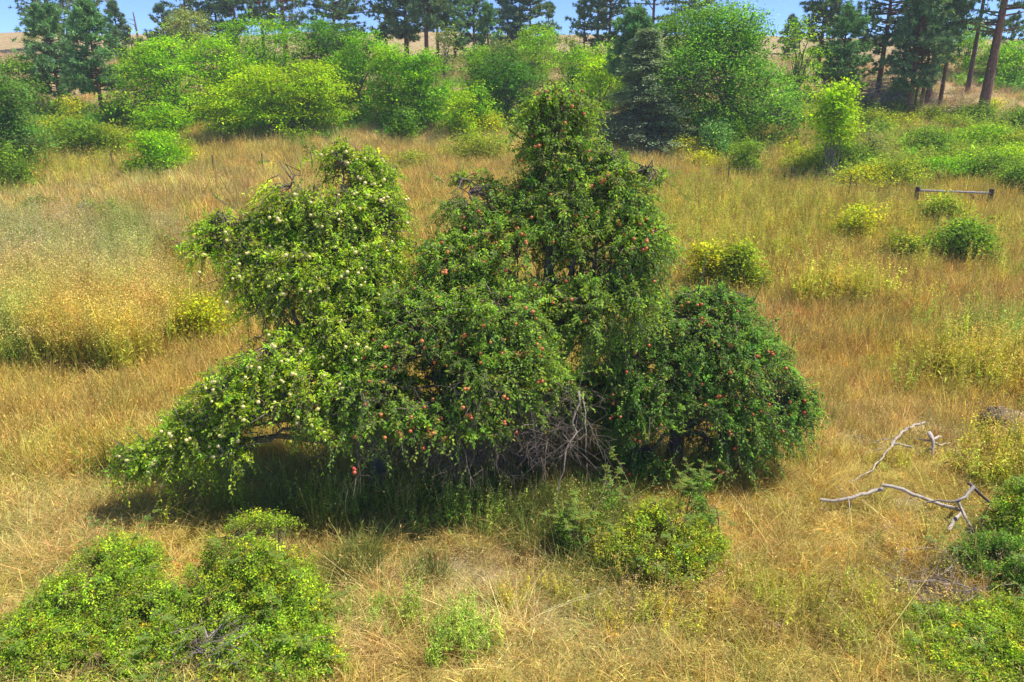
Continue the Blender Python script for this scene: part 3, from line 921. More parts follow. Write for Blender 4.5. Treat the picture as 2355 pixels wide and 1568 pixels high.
    ('leafy_shrub', 'dark green shrub at the frame edge on the meadow line', B_, 6, 170, 146, 36, SHRUB_D, dict(Y=44, ncl=120, k=30, stems=4, c0=0, leaf=.09)),
    ('leafy_shrub', 'olive green shrub under the bluish pine', B_, 58, 154, 118, 58, SHRUB, dict(ncl=190, k=28, stems=5, c0=0, leaf=.1)),
    ('leafy_shrub', 'dark hollow shrub in the middle of the pine foot hedge', B_, 84, 158, 122, 48, SHRUB_D, dict(ncl=170, k=28, stems=5, c0=0, leaf=.1)),
    ('leafy_shrub', 'leafy shrub at the meadow end of the pine foot hedge', B_, 110, 158, 126, 44, SHRUB, dict(ncl=150, k=28, stems=5, c0=0, leaf=.1)),
    ('leafy_shrub', 'small yellow tinged shrub between the two fresh pines', B_, 74, 118, 96, 20, SHRUB_Y, dict(Y=62, ncl=50, k=24, stems=3, c0=0, leaf=.1)),
    ('leafy_shrub', 'green shrub at the foot of the pointed fresh pine', B_, 122, 124, 102, 30, MID, dict(Y=62, ncl=70, k=28, stems=4, c0=0, leaf=.1)),
    ('leafy_shrub', 'olive rounded shrub between the pine hedge and the lime row', B_, 148, 128, 104, 26, SAGE, dict(Y=61, ncl=80, k=26, stems=4, c0=0, leaf=.1)),
    ('leafy_shrub', 'dark low thicket in the shade of the lime row', B_, 250, 140, 112, 60, DEEP, dict(Y=62, ncl=150, k=28, stems=5, c0=0, leaf=.11)),
    ('leafy_shrub', 'small bush on the ridge skyline above the tan hillside', B_, 32, 44, 31, 18, SAGE, dict(Y=112, ncl=36, k=20, stems=3, c0=0, leaf=.12)),
    ('leafy_shrub', 'dark sprouting shrub behind the tall beige weeds', B_, 88, 218, 203, 22, SHRUB_D, dict(ncl=60, k=26, stems=4, c0=0, leaf=.07, spread=(.18, .18, .1))),
    ('leafy_shrub', 'trailing green shrub beside the tall beige weeds', B_, 113, 228, 204, 30, SHRUB_D, dict(ncl=60, k=24, stems=4, c0=0, leaf=.07, spread=(.2, .2, .12))),
    ('leafy_shrub', 'small green sprout tuft among the weed tops', B_, 40, 210, 197, 20, SHRUB_D, dict(ncl=36, k=22, stems=3, c0=0, leaf=.07, spread=(.18, .18, .1))),
    ('leafy_shrub', 'low mustard-green shrub beneath the pale-fruited branches', B_, 200, 338, 296, 62, SHRUB_Y, dict(ncl=170, k=24, stems=6, c0=0, leaf=.055, spread=(.2, .2, .14), bare=20)),
]
for (nm, lab, cat, px, base, top, w, pal, kw) in LEAFY:
    decid(nm, lab, cat, px, base, top, w, pal, **kw)

# ------------------------------------------------------------------ apple trees
def blobP(x, y, a, b, Y, ry):
    px, py = P2(x, y)
    c = at(px, py, Y)
    s = mpp(c) * 1024 / 2354
    return (c, np.array([a * s, ry, b * s]))


def make_apple_mesh(name, mat):
    prof = [(0, .78), (.28, .95), (.62, .98), (.93, .62), (1.0, .1), (.88, -.45), (.6, -.84), (.25, -.92), (0, -.84)]
    n = 8
    g = Geo()
    V = [(0, 0, prof[0][1])]
    for (r, z) in prof[1:-1]:
        for k in range(n):
            a = k / n * 2 * math.pi
            V.append((r * math.cos(a), r * math.sin(a), z * .92))
    V.append((0, 0, prof[-1][1]))
    V = np.array(V) * .036
    rings = len(prof) - 2
    T = [(0, 1 + k, 1 + (k + 1) % n) for k in range(n)]
    last = len(V) - 1
    T += [(last, 1 + (rings - 1) * n + (k + 1) % n, 1 + (rings - 1) * n + k) for k in range(n)]
    Q = []
    for i in range(rings - 1):
        for k in range(n):
            a, b = 1 + i * n + k, 1 + i * n + (k + 1) % n
            Q.append((a, a + n, b + n, b))
    g.add(V, np.array(T), (1, 1, 1))
    g.add(V, np.array(Q), (1, 1, 1))
    sv, sf = tubes(np.array([[[0, 0, .026], [.003, 0, .042], [.008, 0, .06]]]), np.array([[.003, .0025, .003]]), 4)
    g.add(sv, sf, (.1, .06, .03))
    return g.mesh(name, mat, smooth=True)


def shoots(rng, P, D, m, Lrange, droop, leaf, pal, tone=.2, jit=.2, up=.15, width=.46, yellow=0.0, spread=.35):
    """K leafy shoots; returns leaf geometry, shoot curves and a sampler for fruit"""
    K = len(P)
    d = unit(D + rng.normal(0, .45, (K, 3)) + np.array([0, 0, up]))
    L = rng.uniform(Lrange[0], Lrange[1], K)
    dr = droop * rng.uniform(.5, 1.4, K)
    start = P - d * (L * .5)[:, None]

    def curve(t):  # t (K,q)
        return start[:, None] + d[:, None] * (L[:, None] * t)[..., None] - np.array([0, 0, 1.0]) * (dr[:, None] * L[:, None] * t ** 2)[..., None]
    t = np.clip((np.arange(m)[None] + rng.random((K, m))) / m, 0, 1)
    pos = curve(t).reshape(-1, 3)
    tan = unit(d[:, None] - np.array([0, 0, 2.0]) * (dr[:, None] * t)[..., None]).reshape(-1, 3)
    n = K * m
    rr = rdir(rng, n)
    lat = unit(rr - (rr * tan).sum(1, keepdims=True) * tan)
    ld = unit(tan * .55 + lat * 1.0 + np.array([0, 0, -.4]))
    pos = pos + lat * (spread * .06 * rng.random((n, 1)))
    nn = unit(rdir(rng, n) * .7 + np.array([0, 0, 1.0]) + np.repeat(D, m, 0) * .35)
    ls = leaf * rng.uniform(.6, 1.25, n)
    V, F = leafs(pos, ld, nn, ls, ls * width * rng.uniform(.8, 1.2, n), .14)
    hue = np.repeat(palette(rng, K, pal, .05) * np.exp(rng.normal(0, tone, (K, 1))), m, 0)
    c = hue * np.exp(rng.normal(0, jit, (n, 1)))
    if yellow:
        yk = rng.random(n) < yellow
        c[yk] = np.array([.46, .36, .03]) * rng.uniform(.6, 1.1, (yk.sum(), 1))
    return V, F, np.repeat(c, 2, 0), curve


def apple_tree(label, base, fork_h, blobs, nsh, pal, fruit_mesh, nfruit, seed, leaf=.067, lo=.6, trunk_r=.16, pair=.22, sprouts=(), dens_m=30, fruit_zmin=0.0, barkcol=(.17, .14, .12), noise_gap=.30, zmin=lambda p: np.where(p[:, 1] > 13.5, .45, np.clip(.95 + (p[:, 0] + 4.8) * 1.2, .95, 1.9)), extra=0):
    rng = np.random.default_rng(seed)
    B = np.array([base[0], base[1], float(H(base[0], base[1]))])
    t = thing('apple_tree', label, 'apple tree', B)
    g = Geo()
    split = B + np.array([.1, 0, fork_h])
    V, F = tubes(bez(B - [0, 0, .1], B + np.array([.12, .05, fork_h * .5]), split, 7)[None], (trunk_r * np.linspace(1.2, .85, 7))[None], 8)
    g.add(V, F, barkcol)
    lp = limb_set(rng, g, split, [b[0] for b in blobs], trunk_r * .55, barkcol, 10, 6, arch=.35)
    P, D = crown_clusters(rng, blobs, int(nsh * 1.6), lo=lo, keep_in=.45, zmin=zmin, under=.7)
    # leave hollows between boughs
    v = vnoise(P[:, 0] * 1.15 + P[:, 1] * .5, P[:, 2] * 1.15 + P[:, 1] * .7, seed * 1.0)
    ok = v > noise_gap * rng.uniform(.7, 1.15, len(v))
    P, D = P[ok][:nsh], D[ok][:nsh]
    LV, LF, LC, curve = shoots(rng, P, D, dens_m, (.38, .85), .55, leaf, pal, yellow=.025)
    q = nearest(lp, P)
    A = lp[q]
    cs = curve(np.tile(np.array([0, .35, .7, 1.0]), (len(P), 1)))
    A = cs[:, 0] + (A - cs[:, 0]) * np.minimum(1, .9 / (np.linalg.norm(A - cs[:, 0], axis=1, keepdims=True) + 1e-6) * 1.2)
    mid = (A + cs[:, 0]) / 2 + rng.normal(0, .05, P.shape) + np.array([0, 0, .05])
    tw = np.concatenate([A[:, None], mid[:, None], cs], 1)
    V, F = tubes(tw, np.tile(np.array([.013, .011, .009, .007, .005, .002]), (len(P), 1)), 3)
    g.add(V, F, np.array([.2, .155, .125]))
    f = Geo()
    f.add(LV, LF, LC)
    for (p0, p1, n) in sprouts:     # long upright shoots that stand clear of the crown
        p0, p1 = np.asarray(p0), np.asarray(p1)
        L = np.linalg.norm(p1 - p0)
        st = np.stack([p0, p0 * .5 + p1 * .5 + rng.normal(0, .05, 3) * L, p1])
        V, F = tubes(st[None], np.array([[.014, .009, .003]]), 4)
        g.add(V, F, (.2, .16, .12))
        tt = np.sort(rng.random(n))[:, None]
        pos = st[0] * (1 - tt) ** 2 + 2 * st[1] * tt * (1 - tt) + st[2] * tt ** 2
        dd = unit(rdir(rng, n) + unit(p1 - p0) * .6)
        ls = leaf * 1.15 * rng.uniform(.7, 1.2, n)
        V, F = leafs(pos, dd, unit(rdir(rng, n) * .6 + [0, 0, 1.0]), ls, ls * .5)
        f.add(V, F, np.repeat(palette(rng, n, pal, .2), 2, 0))
    g.build('trunk', M_BARK, t, B)
    f.build('crown', M_LEAF, t, B, kind='stuff')
    # apples hang one by one from the outer shoots
    toc = unit(np.array([0, 0, CAMZ]) - P)
    face = (D * toc).sum(1) + .45 * D[:, 2] + rng.normal(0, .2, len(P))
    cand = np.argsort(-face)[:int(len(P) * .42)]
    pick = rng.choice(cand, nfruit)
    tt = rng.uniform(.25, 1.0, nfruit)
    fp = curve(np.tile(tt[:, None], (1, 1)) if False else np.zeros((len(P), 1)))
    pts = []
    pick = np.concatenate([pick, rng.choice(cand, extra)]) if extra else pick
    tt = np.concatenate([tt, rng.uniform(.25, 1, extra)])
    for i in range(nfruit + extra):
        k = pick[i]
        if pts and rng.random() < pair:
            p = pts[-1] + rdir(rng, 1)[0] * np.array([.07, .07, .05])
        else:
            tv = np.zeros((len(P), 1))
            tv[k] = tt[i]
            p = FCURVE(curve, k, tt[i], len(P)) + toc[k] * rng.uniform(.02, .18) - np.array([0, 0, .06])
        pts.append(p)
    if extra:
        n0 = len(fruit_mesh.vertices)
        vv = np.empty(n0 * 3, np.float32)
        fruit_mesh.vertices.foreach_get('co', vv)
        vv = vv.reshape(-1, 3)
        T3 = np.array([p_.vertices[:] for p_ in fruit_mesh.polygons if len(p_.vertices) == 3])
        Q4 = np.array([p_.vertices[:] for p_ in fruit_mesh.polygons if len(p_.vertices) == 4])
        ge = Geo()
        for p in pts[nfruit:]:
            m0 = vv * rng.uniform(.62, .98) + p + rng.normal(0, .01, 3)
            b0 = ge.n
            ge.add(m0, T3, (1, 1, 1))
            ge.Q.append(Q4 + b0)
            ge.cQ.append(np.ones((len(Q4), 3)))
        ge.build('apple_crop', fruit_mesh.materials[0], t, B, kind='stuff', smooth=True)
    for p in pts[:nfruit]:
        a = bpy.data.objects.new('apple', fruit_mesh)
        COL.objects.link(a)
        a.parent = t
        a.location = p - B
        a.rotation_euler = (rng.normal(0, .35), rng.normal(0, .35), rng.random() * 6.28)
        s = rng.uniform(.62, .98)
        a.scale = (s, s, s * rng.uniform(.92, 1.05))
    return t, B, lp


def FCURVE(curve, k, t, K):
    return curve(np.full((K, 1), t))[k, 0]


RED_MESH = make_apple_mesh('red_apple', M_RED)
PALE_MESH = make_apple_mesh('pale_apple', M_PALE)
AP_LEFT = [((0.389, 0.568, 0.035), 5), ((0.502, 0.657, 0.035), 3), ((0.252, 0.421, 0.035), 3)]
AP_MID = [((0.246, 0.423, 0.045), 5), ((0.321, 0.488, 0.051), 3), ((0.169, 0.309, 0.041), 3), ((0.378, 0.506, 0.061), 1)]
AP_RIGHT = [((0.176, 0.362, 0.043), 5), ((0.239, 0.439, 0.047), 3), ((0.12, 0.268, 0.038), 3), ((0.313, 0.439, 0.076), 1)]

left_blobs = [blobP(*b) for b in [
    (662, 392, 62, 52, 13.8, .45), (640, 360, 45, 22, 13.8, .3), (835, 385, 70, 48, 14.0, .35), (780, 350, 40, 26, 14.0, .25), (868, 420, 32, 45, 14.0, .3), (660, 500, 58, 80, 13.5, .45), (535, 515, 88, 34, 13.3, .35),
    (475, 565, 50, 26, 13.2, .28), (790, 500, 95, 85, 13.6, .8), (740, 620, 165, 95, 13.2, .95), (850, 640, 75, 100, 13.1, .8),
    (600, 700, 62, 55, 12.8, .5), (830, 740, 120, 90, 12.6, .9), (640, 810, 110, 62, 12.1, .7), (545, 890, 95, 60, 11.7, .6),
    (480, 960, 105, 48, 11.8, .55), (365, 1035, 95, 40, 11.5, .42), (545, 1030, 100, 58, 11.4, .5), (720, 880, 120, 75, 11.8, .7),
    (760, 430, 105, 75, 13.7, .6), (885, 500, 42, 80, 13.5, .4), (660, 450, 75, 95, 13.6, .5), (860, 570, 70, 80, 13.4, .6), (580, 620, 60, 60, 13.0, .5), (620, 955, 105, 55, 11.3, .5), (680, 620, 110, 70, 12.9, .6), (440, 1010, 110, 50, 11.5, .5), (700, 1000, 80, 55, 11.0, .45), (330, 1060, 80, 34, 11.5, .35), (900, 900, 70, 60, 11.9, .6)]]
mid_blobs = [blobP(*b) for b in [
    (1280, 225, 55, 42, 14.3, .45), (1325, 260, 45, 55, 14.2, .4), (1240, 275, 52, 55, 14.3, .45), (1285, 350, 92, 75, 14.2, .75), (1285, 460, 118, 90, 14.0, 1.0),
    (1090, 460, 85, 72, 13.9, .7), (1050, 420, 40, 34, 13.9, .35), (1420, 450, 82, 90, 13.9, .75), (1500, 405, 42, 26, 13.8, .3), (1400, 365, 48, 26, 14.0, .3), (1180, 570, 165, 100, 13.5, 1.1), (1390, 580, 145, 105, 13.5, 1.0),
    (1480, 560, 62, 80, 13.3, .6), (1050, 600, 95, 80, 13.1, .75), (1000, 720, 140, 85, 12.4, .9), (1140, 720, 130, 90, 12.3, .9),
    (960, 820, 130, 80, 11.9, .8), (1110, 850, 140, 90, 11.7, .8), (1220, 830, 60, 90, 11.8, .55), (1180, 945, 75, 45, 11.4, .4), (880, 890, 110, 75, 11.6, .7), (1030, 950, 110, 50, 11.3, .5),
    (1350, 710, 80, 100, 12.8, .7), (1440, 690, 70, 60, 12.8, .6), (1290, 880, 40, 45, 12.0, .3), (790, 960, 90, 52, 11.4, .5), (862, 1035, 30, 46, 11.1, .2), (1260, 640, 60, 60, 13.0, .5), (920, 950, 100, 55, 11.3, .5), (1000, 985, 60, 36, 11.1, .35), (1100, 985, 70, 36, 11.1, .35), (880, 820, 90, 70, 12.2, .6), (980, 880, 80, 60, 12.2, .6), (1200, 760, 90, 70, 12.7, .6), (1080, 960, 110, 80, 14.4, .5), (1250, 960, 110, 80, 14.6, .5), (1380, 960, 90, 100, 14.5, .6), (1320, 1000, 90, 60, 14.9, .4), (960, 980, 80, 60, 14.2, .5), (1290, 900, 60, 60, 13.8, .5)]]  # low back blobs added to darken the hollow behind the dead twigs
right_blobs = [blobP(*b) for b in [
    (1600, 750, 150, 92, 13.65, 1.05), (1530, 850, 125, 100, 13.25, 0.945), (1690, 840, 130, 110, 13.35, 1.05), (1590, 950, 180, 100, 12.95, 0.9975), (1745, 950, 100, 80, 13.05, 0.735),
    (1480, 960, 85, 85, 12.85, 0.63), (1660, 1030, 125, 45, 12.75, 0.5775), (1490, 1040, 72, 48, 12.75, 0.4725), (1835, 930, 36, 60, 13.05, 0.315), (1640, 690, 90, 40, 13.75, 0.525), (1420, 870, 40, 70, 13.25, 0.42), (1455, 900, 60, 90, 12.9, .6), (1420, 800, 50, 60, 13.2, .5), (1360, 900, 40, 80, 13.6, .4)]]


def sp(x0, y0, Y0, x1, y1, Y1, n):
    return (at(*P2(x0, y0), Y0), at(*P2(x1, y1), Y1), n)


def base_at(x, y):
    g = ground(*P2(x, y))
    return g[0], g[1]


apple_tree('broad apple tree laden with pale yellow apples, its lowest bough sweeping to the straw', (-2.6, 12.5), 1.0, left_blobs, 3900, AP_LEFT, PALE_MESH, 300, 11, noise_gap=.27, extra=260,
           sprouts=[sp(520, 470, 13.3, 480, 430, 13.4, 12), sp(440, 575, 13.2, 370, 530, 13.2, 10), sp(560, 640, 12.9, 455, 660, 12.9, 14), sp(560, 590, 13, 410, 590, 13, 10), sp(760, 370, 14, 780, 315, 14, 30), sp(620, 370, 13.8, 592, 372, 13.8, 14),
                    sp(300, 1060, 11.5, 255, 1090, 11.4, 20), sp(330, 1010, 11.6, 290, 985, 11.6, 14)])
mt, mB, mlp = apple_tree('tall spired apple tree dotted with red apples, standing behind the dead twig tangle', (.35, 13.0), 1.3, mid_blobs, 5700, AP_MID, RED_MESH, 300, 23, trunk_r=.14, extra=120,
                         sprouts=[sp(1290, 200, 14.3, 1296, 160, 14.3, 22), sp(1470, 430, 13.8, 1560, 395, 13.7, 40), sp(1020, 420, 13.9, 985, 400, 13.9, 20), sp(1380, 400, 14, 1430, 350, 14, 30), sp(1200, 320, 14.2, 1170, 300, 14.2, 24),
                                  sp(960, 560, 13.2, 935, 550, 13.2, 14), sp(860, 1040, 11, 905, 1080, 10.9, 30), sp(860, 1030, 11, 830, 1075, 10.9, 26), sp(1330, 860, 12, 1400, 850, 11.9, 26)])
apple_tree('low dome-shaped apple tree with dense dark leaves and red apples beside the leaning pale branch', (3.2, 13.5), .7, right_blobs, 2800, AP_RIGHT, RED_MESH, 170, 37, leaf=.065, noise_gap=.26, zmin=.25,
           sprouts=[sp(1690, 730, 13.55, 1765, 620, 13.55, 22), sp(1700, 740, 13.45, 1835, 716, 13.45, 26), sp(1640, 700, 13.65, 1650, 640, 13.65, 18), sp(1600, 690, 13.75, 1625, 575, 13.85, 22), sp(1760, 790, 13.25, 1810, 740, 13.25, 18),
                    sp(1800, 880, 13.05, 1890, 870, 13.05, 26), sp(1820, 800, 13.25, 1830, 770, 13.25, 10), sp(1840, 960, 12.95, 1885, 985, 12.85, 26), sp(1700, 1060, 12.75, 1720, 1090, 12.65, 18)])

# dead twigs hanging under the tall tree, and its long pale dead branch
rng = np.random.default_rng(5)
g = Geo()
K = 560
x = rng.uniform(800, 1350, K)
x[:300] = rng.normal(1130, 110, 300)
y = rng.uniform(880, 1030, K)
Yd = rng.uniform(11.0, 13.6, K)
st = np.array([at(*P2(a, b), c) for a, b, c in zip(x, y, Yd)])
a = rng.random(K) * 6.28
d = np.stack([np.cos(a) * .9, np.sin(a) * .5 - .35, rng.normal(-.3, .3, K)], 1)
L = rng.uniform(.4, 1.15, K)
q = np.linspace(0, 1, 6)[None, :, None]
cv = st[:, None] + d[:, None] * q * L[:, None, None] + np.array([0, 0, -1.0]) * (q ** 2) * (L * .22)[:, None, None] + rng.normal(0, .022, (K, 6, 3)).cumsum(1)
zg = H(cv[..., 0], cv[..., 1]) + .04
cv[..., 2] = np.maximum(cv[..., 2], zg)
V, F = tubes(cv, np.linspace(1, .25, 6)[None] * rng.uniform(.0035, .009, (K, 1)), 4)
g.add(V, F, np.repeat(np.array([.19, .145, .115]) * rng.uniform(.5, 1.25, (K, 1)), 5 * 4, 0))
k2 = rng.integers(0, K, K * 4)
j2 = rng.integers(1, 5, K * 4)
s2 = cv[k2, j2]
d2 = unit(d[k2] + rdir(rng, K * 4) * .9)
L2 = rng.uniform(.12, .4, K * 4)[:, None]
c2 = np.stack([s2, s2 + d2 * L2 * .5 + rng.normal(0, .015, s2.shape), s2 + d2 * L2 - [0, 0, .04]], 1)
c2[..., 2] = np.maximum(c2[..., 2], H(c2[..., 0], c2[..., 1]) + .02)
V, F = tubes(c2, np.tile(np.array([.0055, .004, .002]), (K * 4, 1)), 3)
g.add(V, F, np.repeat(np.array([.20, .155, .125]) * rng.uniform(.5, 1.3, (K * 4, 1)), 6, 0))
tw_o = g.build('dead_twigs', M_DEAD, mt, mB, kind='stuff')


STICKS = []


def stick(parent, name, pts, r0, r1, col, sides=7, origin=(0, 0, 0), mat=None, wob=.02, seed=1):
    rng = np.random.default_rng(seed)
    pts = np.asarray(pts, float)
    # resample for a knotty line
    s = np.concatenate([[0], np.cumsum(np.linalg.norm(np.diff(pts, axis=0), axis=1))])
    n = max(4, int(s[-1] / .18) + 2)
    tt = np.linspace(0, s[-1], n)
    c = np.stack([np.interp(tt, s, pts[:, i]) for i in range(3)], 1)
    c[1:-1] += rng.normal(0, wob, (n - 2, 3))
    rr = np.linspace(r0, r1, n) * rng.uniform(.88, 1.14, n)
    STICKS.append(c[c[:, 2] - H(c[:, 0], c[:, 1]) < .8])
    g = Geo()
    V, F = tubes(c[None], rr[None], sides)
    g.add(V, F, col)
    # end caps
    g.add(np.concatenate([c[:1], V[:sides]]), np.array([[0, 1 + (k + 1) % sides, 1 + k] for k in range(sides)]), np.asarray(col) * .8)
    g.add(np.concatenate([c[-1:], V[-sides:]]), np.array([[0, 1 + k, 1 + (k + 1) % sides] for k in range(sides)]), np.asarray(col) * .8)
    return g.build(name, mat or M_DEAD, parent, origin, smooth=True)


stick(mt, 'dead_branch', [at(*P2(1330, 900), 11.7), at(*P2(1318, 990), 11.3), at(*P2(1297, 1050), 11.0), at(*P2(1284, 1130), 10.9)], .024, .010, (.30, .24, .20), origin=mB, seed=3)
stick(mt, 'dead_branch', [at(*P2(1340, 900), 11.9), at(*P2(1347, 980), 11.6), at(*P2(1346, 1040), 11.5)], .014, .006, (.36, .29, .25), origin=mB, seed=4)

# ------------------------------------------------------------------ wild rose bushes in the foreground
def rose(label, blobs, nsh, pal, seed, leaf=.034, canes=(), lo=.3, m=26, tone=.34, under=.35, grow=1.28):
    rng = np.random.default_rng(seed)
    bl = [blobP(*b) for b in blobs]
    bl = [(c_, r_ * np.array([grow, grow, grow * .95])) for c_, r_ in bl]
    nsh = int(nsh * 1.4 * grow)
    c = np.mean([b[0] for b in bl], 0)
    B = np.array([c[0], c[1], float(H(c[0], c[1]))])
    t = thing('rose_bush', label, 'bush', B, 'wild rose bushes')
    P, D = crown_clusters(rng, bl, nsh, lo=lo, keep_in=.6, zmin=.06, under=under)
    v = vnoise(P[:, 0] * 2.2, P[:, 1] * 2.2 + P[:, 2] * 1.5, seed)
    ok = v > .33 * rng.uniform(.5, 1.2, len(v))
    P, D = P[ok], D[ok]
    LV, LF, LC, curve = shoots(rng, P, D, m, (.16, .42), .35, leaf, pal, tone=tone, jit=.25, up=.25, width=.62, spread=.9)
    f = Geo()
    f.add(LV, LF, LC)
    g = Geo()
    nb = 14
    tgt = P[rng.choice(len(P), nb)]
    pts = []
    for q in tgt:
        b0 = B + np.array([rng.normal(0, .25), rng.normal(0, .2), -.05])
        b0[2] = H(b0[0], b0[1]) - .03
        cv = bez(b0, np.array([b0[0] * .6 + q[0] * .4, b0[1] * .6 + q[1] * .4, q[2] + .15]), q, 8)
        V, F = tubes(cv[None], np.linspace(.011, .004, 8)[None], 4)
        g.add(V, F, (.25, .17, .09))
        pts.append(cv[2:])
    pts = np.concatenate(pts)
    cs = curve(np.tile(np.array([0, .5, 1.0]), (len(P), 1)))
    A = pts[nearest(pts, P)]
    tw = np.concatenate([A[:, None], cs], 1)
    V, F = tubes(tw, np.tile(np.array([.005, .0045, .003, .0015]), (len(P), 1)), 3)
    g.add(V, F, (.27, .22, .09))
    free = []
    for q in range(26):     # arching shoots that break the outline
        i = rng.integers(0, len(P))
        p0 = P[i] - D[i] * .1
        l = rng.uniform(.25, .55)
        d_ = unit(D[i] * .7 + rng.normal(0, .3, 3) + [0, 0, .7])
        free.append((np.array([p0, p0 + d_ * l * .6 + [0, 0, .05], p0 + d_ * l + unit(D[i] * [1, 1, 0]) * .12 - [0, 0, .04]]), 7))
    for (pp, n) in [(np.array([at(*P2(a, b), Y) for a, b, Y in pp]), n) for (pp, n) in canes] + free:
        pc = pp
        cv = bez(pc[0], pc[1], pc[2], 12)
        V, F = tubes(cv[None], np.linspace(.008, .003, 12)[None], 4)
        g.add(V, F, (.38, .26, .10))
        nn = n * 7
        tt = np.repeat(rng.uniform(.2, 1, n), 7)[:, None]
        lf = np.repeat(rdir(rng, n) * [1, 1, .4] + [0, 0, .1], 7, 0)
        pos = pc[0] * (1 - tt) ** 2 + 2 * pc[1] * tt * (1 - tt) + pc[2] * tt ** 2 + lf * np.tile(np.linspace(.01, .09, 7), n)[:, None]
        ls = leaf * 1.1 * rng.uniform(.8, 1.2, nn)
        sd = unit(np.cross(lf, [0, 0, 1.0])) * np.tile(np.array([1, -1, 1, -1, 1, -1, 0]), n)[:, None]
        V, F = leafs(pos, lf * .5 + sd, unit(rdir(rng, nn) * .3 + [0, 0, 1.0]), ls, ls * .62)
        f.add(V, F, np.repeat(np.repeat(palette(rng, n, [((.2, .33, .07), 1), ((.26, .36, .05), 1)], .1), 7, 0), 2, 0))
    g.build('stem', M_BARK, t, B)
    f.build('crown', M_SOFT, t, B, kind='stuff')


ROSE_G = [((.32, .49, .03), 5), ((.40, .53, .03), 3), ((.2, .37, .03), 2), ((.56, .5, .03), .35)]
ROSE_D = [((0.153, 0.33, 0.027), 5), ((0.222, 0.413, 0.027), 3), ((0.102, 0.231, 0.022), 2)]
rose('peaked wild rose bush with yellowing leaves just below the pale-fruited tree', [(590, 1255, 85, 62, 9.2, .45), (575, 1340, 125, 75, 8.9, .6), (530, 1430, 150, 70, 8.5, .6), (660, 1410, 80, 70, 8.6, .45)], 1250, ROSE, 1)
rose('wild rose bush with a greener sprout on its crown beside the peaked bush', [(265, 1300, 80, 50, 9.2, .45), (230, 1370, 120, 62, 8.8, .5), (340, 1400, 95, 50, 8.6, .4), (150, 1400, 60, 60, 8.7, .4)], 850, ROSE_G, 2,
     canes=[([(150, 1420, 8.7), (130, 1340, 8.8), (125, 1310, 8.9)], 8)])
rose('sprawling yellow rose bush in the lower corner of the meadow', [(120, 1470, 130, 60, 8.2, .5), (60, 1530, 110, 50, 7.9, .45), (220, 1520, 110, 50, 7.9, .45)], 850, ROSE, 3)
rose('low rose thicket with bare grey twigs showing at its front', [(420, 1490, 120, 60, 8.1, .5), (370, 1550, 110, 40, 7.7, .4), (520, 1530, 90, 45, 7.8, .4)], 700, ROSE, 4)
rose('rose bush running down to the straw under the peaked bush', [(640, 1490, 95, 62, 8.1, .45), (720, 1520, 65, 55, 7.9, .4), (610, 1550, 100, 40, 7.7, .4)], 700, ROSE_G, 5)
rose('rose bush with arching canes below the low dome-shaped apple tree', [(1520, 1195, 95, 55, 10.3, .45), (1500, 1255, 110, 60, 10.0, .5), (1590, 1250, 80, 55, 10.0, .45), (1550, 1300, 90, 40, 9.7, .4)], 900, [((.38, .5, .03), 5), ((.29, .46, .04), 4), ((.52, .52, .03), 3), ((.6, .4, .04), .2)], 6, grow=1.0,
     canes=[([(1470, 1170, 10.3), (1440, 1090, 10.5), (1400, 1025, 10.6)], 14), ([(1460, 1180, 10.2), (1430, 1120, 10.3), (1395, 1105, 10.3)], 10), ([(1450, 1230, 10), (1370, 1200, 10), (1310, 1290, 9.8)], 3), ([(1560, 1160, 10.4), (1570, 1110, 10.4), (1565, 1100, 10.4)], 4)])
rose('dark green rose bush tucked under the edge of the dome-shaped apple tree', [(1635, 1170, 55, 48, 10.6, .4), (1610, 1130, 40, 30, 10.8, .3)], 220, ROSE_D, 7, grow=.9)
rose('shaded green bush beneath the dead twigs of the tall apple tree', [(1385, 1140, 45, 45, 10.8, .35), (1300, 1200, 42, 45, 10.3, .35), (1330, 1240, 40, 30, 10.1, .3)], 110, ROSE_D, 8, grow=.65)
rose('dark leafy bush below the long fallen branch at the frame edge', [(2300, 1310, 85, 70, 9.7, .5), (2330, 1380, 60, 40, 9.3, .4), (2260, 1290, 45, 40, 9.8, .35)], 620, ROSE_D, 9)
rose('yellow-green bush at the frame edge right behind the dark leafy bush', [(2335, 1200, 50, 60, 10.5, .4), (2345, 1130, 30, 40, 10.9, .3)], 300, ROSE_G, 10)
rose('wide yellow-green rose bush in the bottom corner under the dark leafy bush', [(2250, 1480, 120, 62, 8.4, .5), (2320, 1520, 90, 60, 8.0, .45), (2180, 1530, 100, 45, 7.9, .4), (2130, 1455, 45, 40, 8.6, .35), (2330, 1450, 40, 50, 8.6, .35)], 1300, ROSE, 11, grow=1.4,
     canes=[([(2110, 1450, 8.6), (2080, 1420, 8.7), (2060, 1405, 8.8)], 8)])

# ------------------------------------------------------------------ wire fence with timber brace
gL, gR = ground(918, 203), ground(992, 212)
YF = (gL[1] + gR[1]) / 2
WOOD = (.075, .058, .055)
fo = thing('wire_fence', 'wire fence with white-topped steel posts and a dark timber brace across the meadow', 'fence', gR)
mf = gR


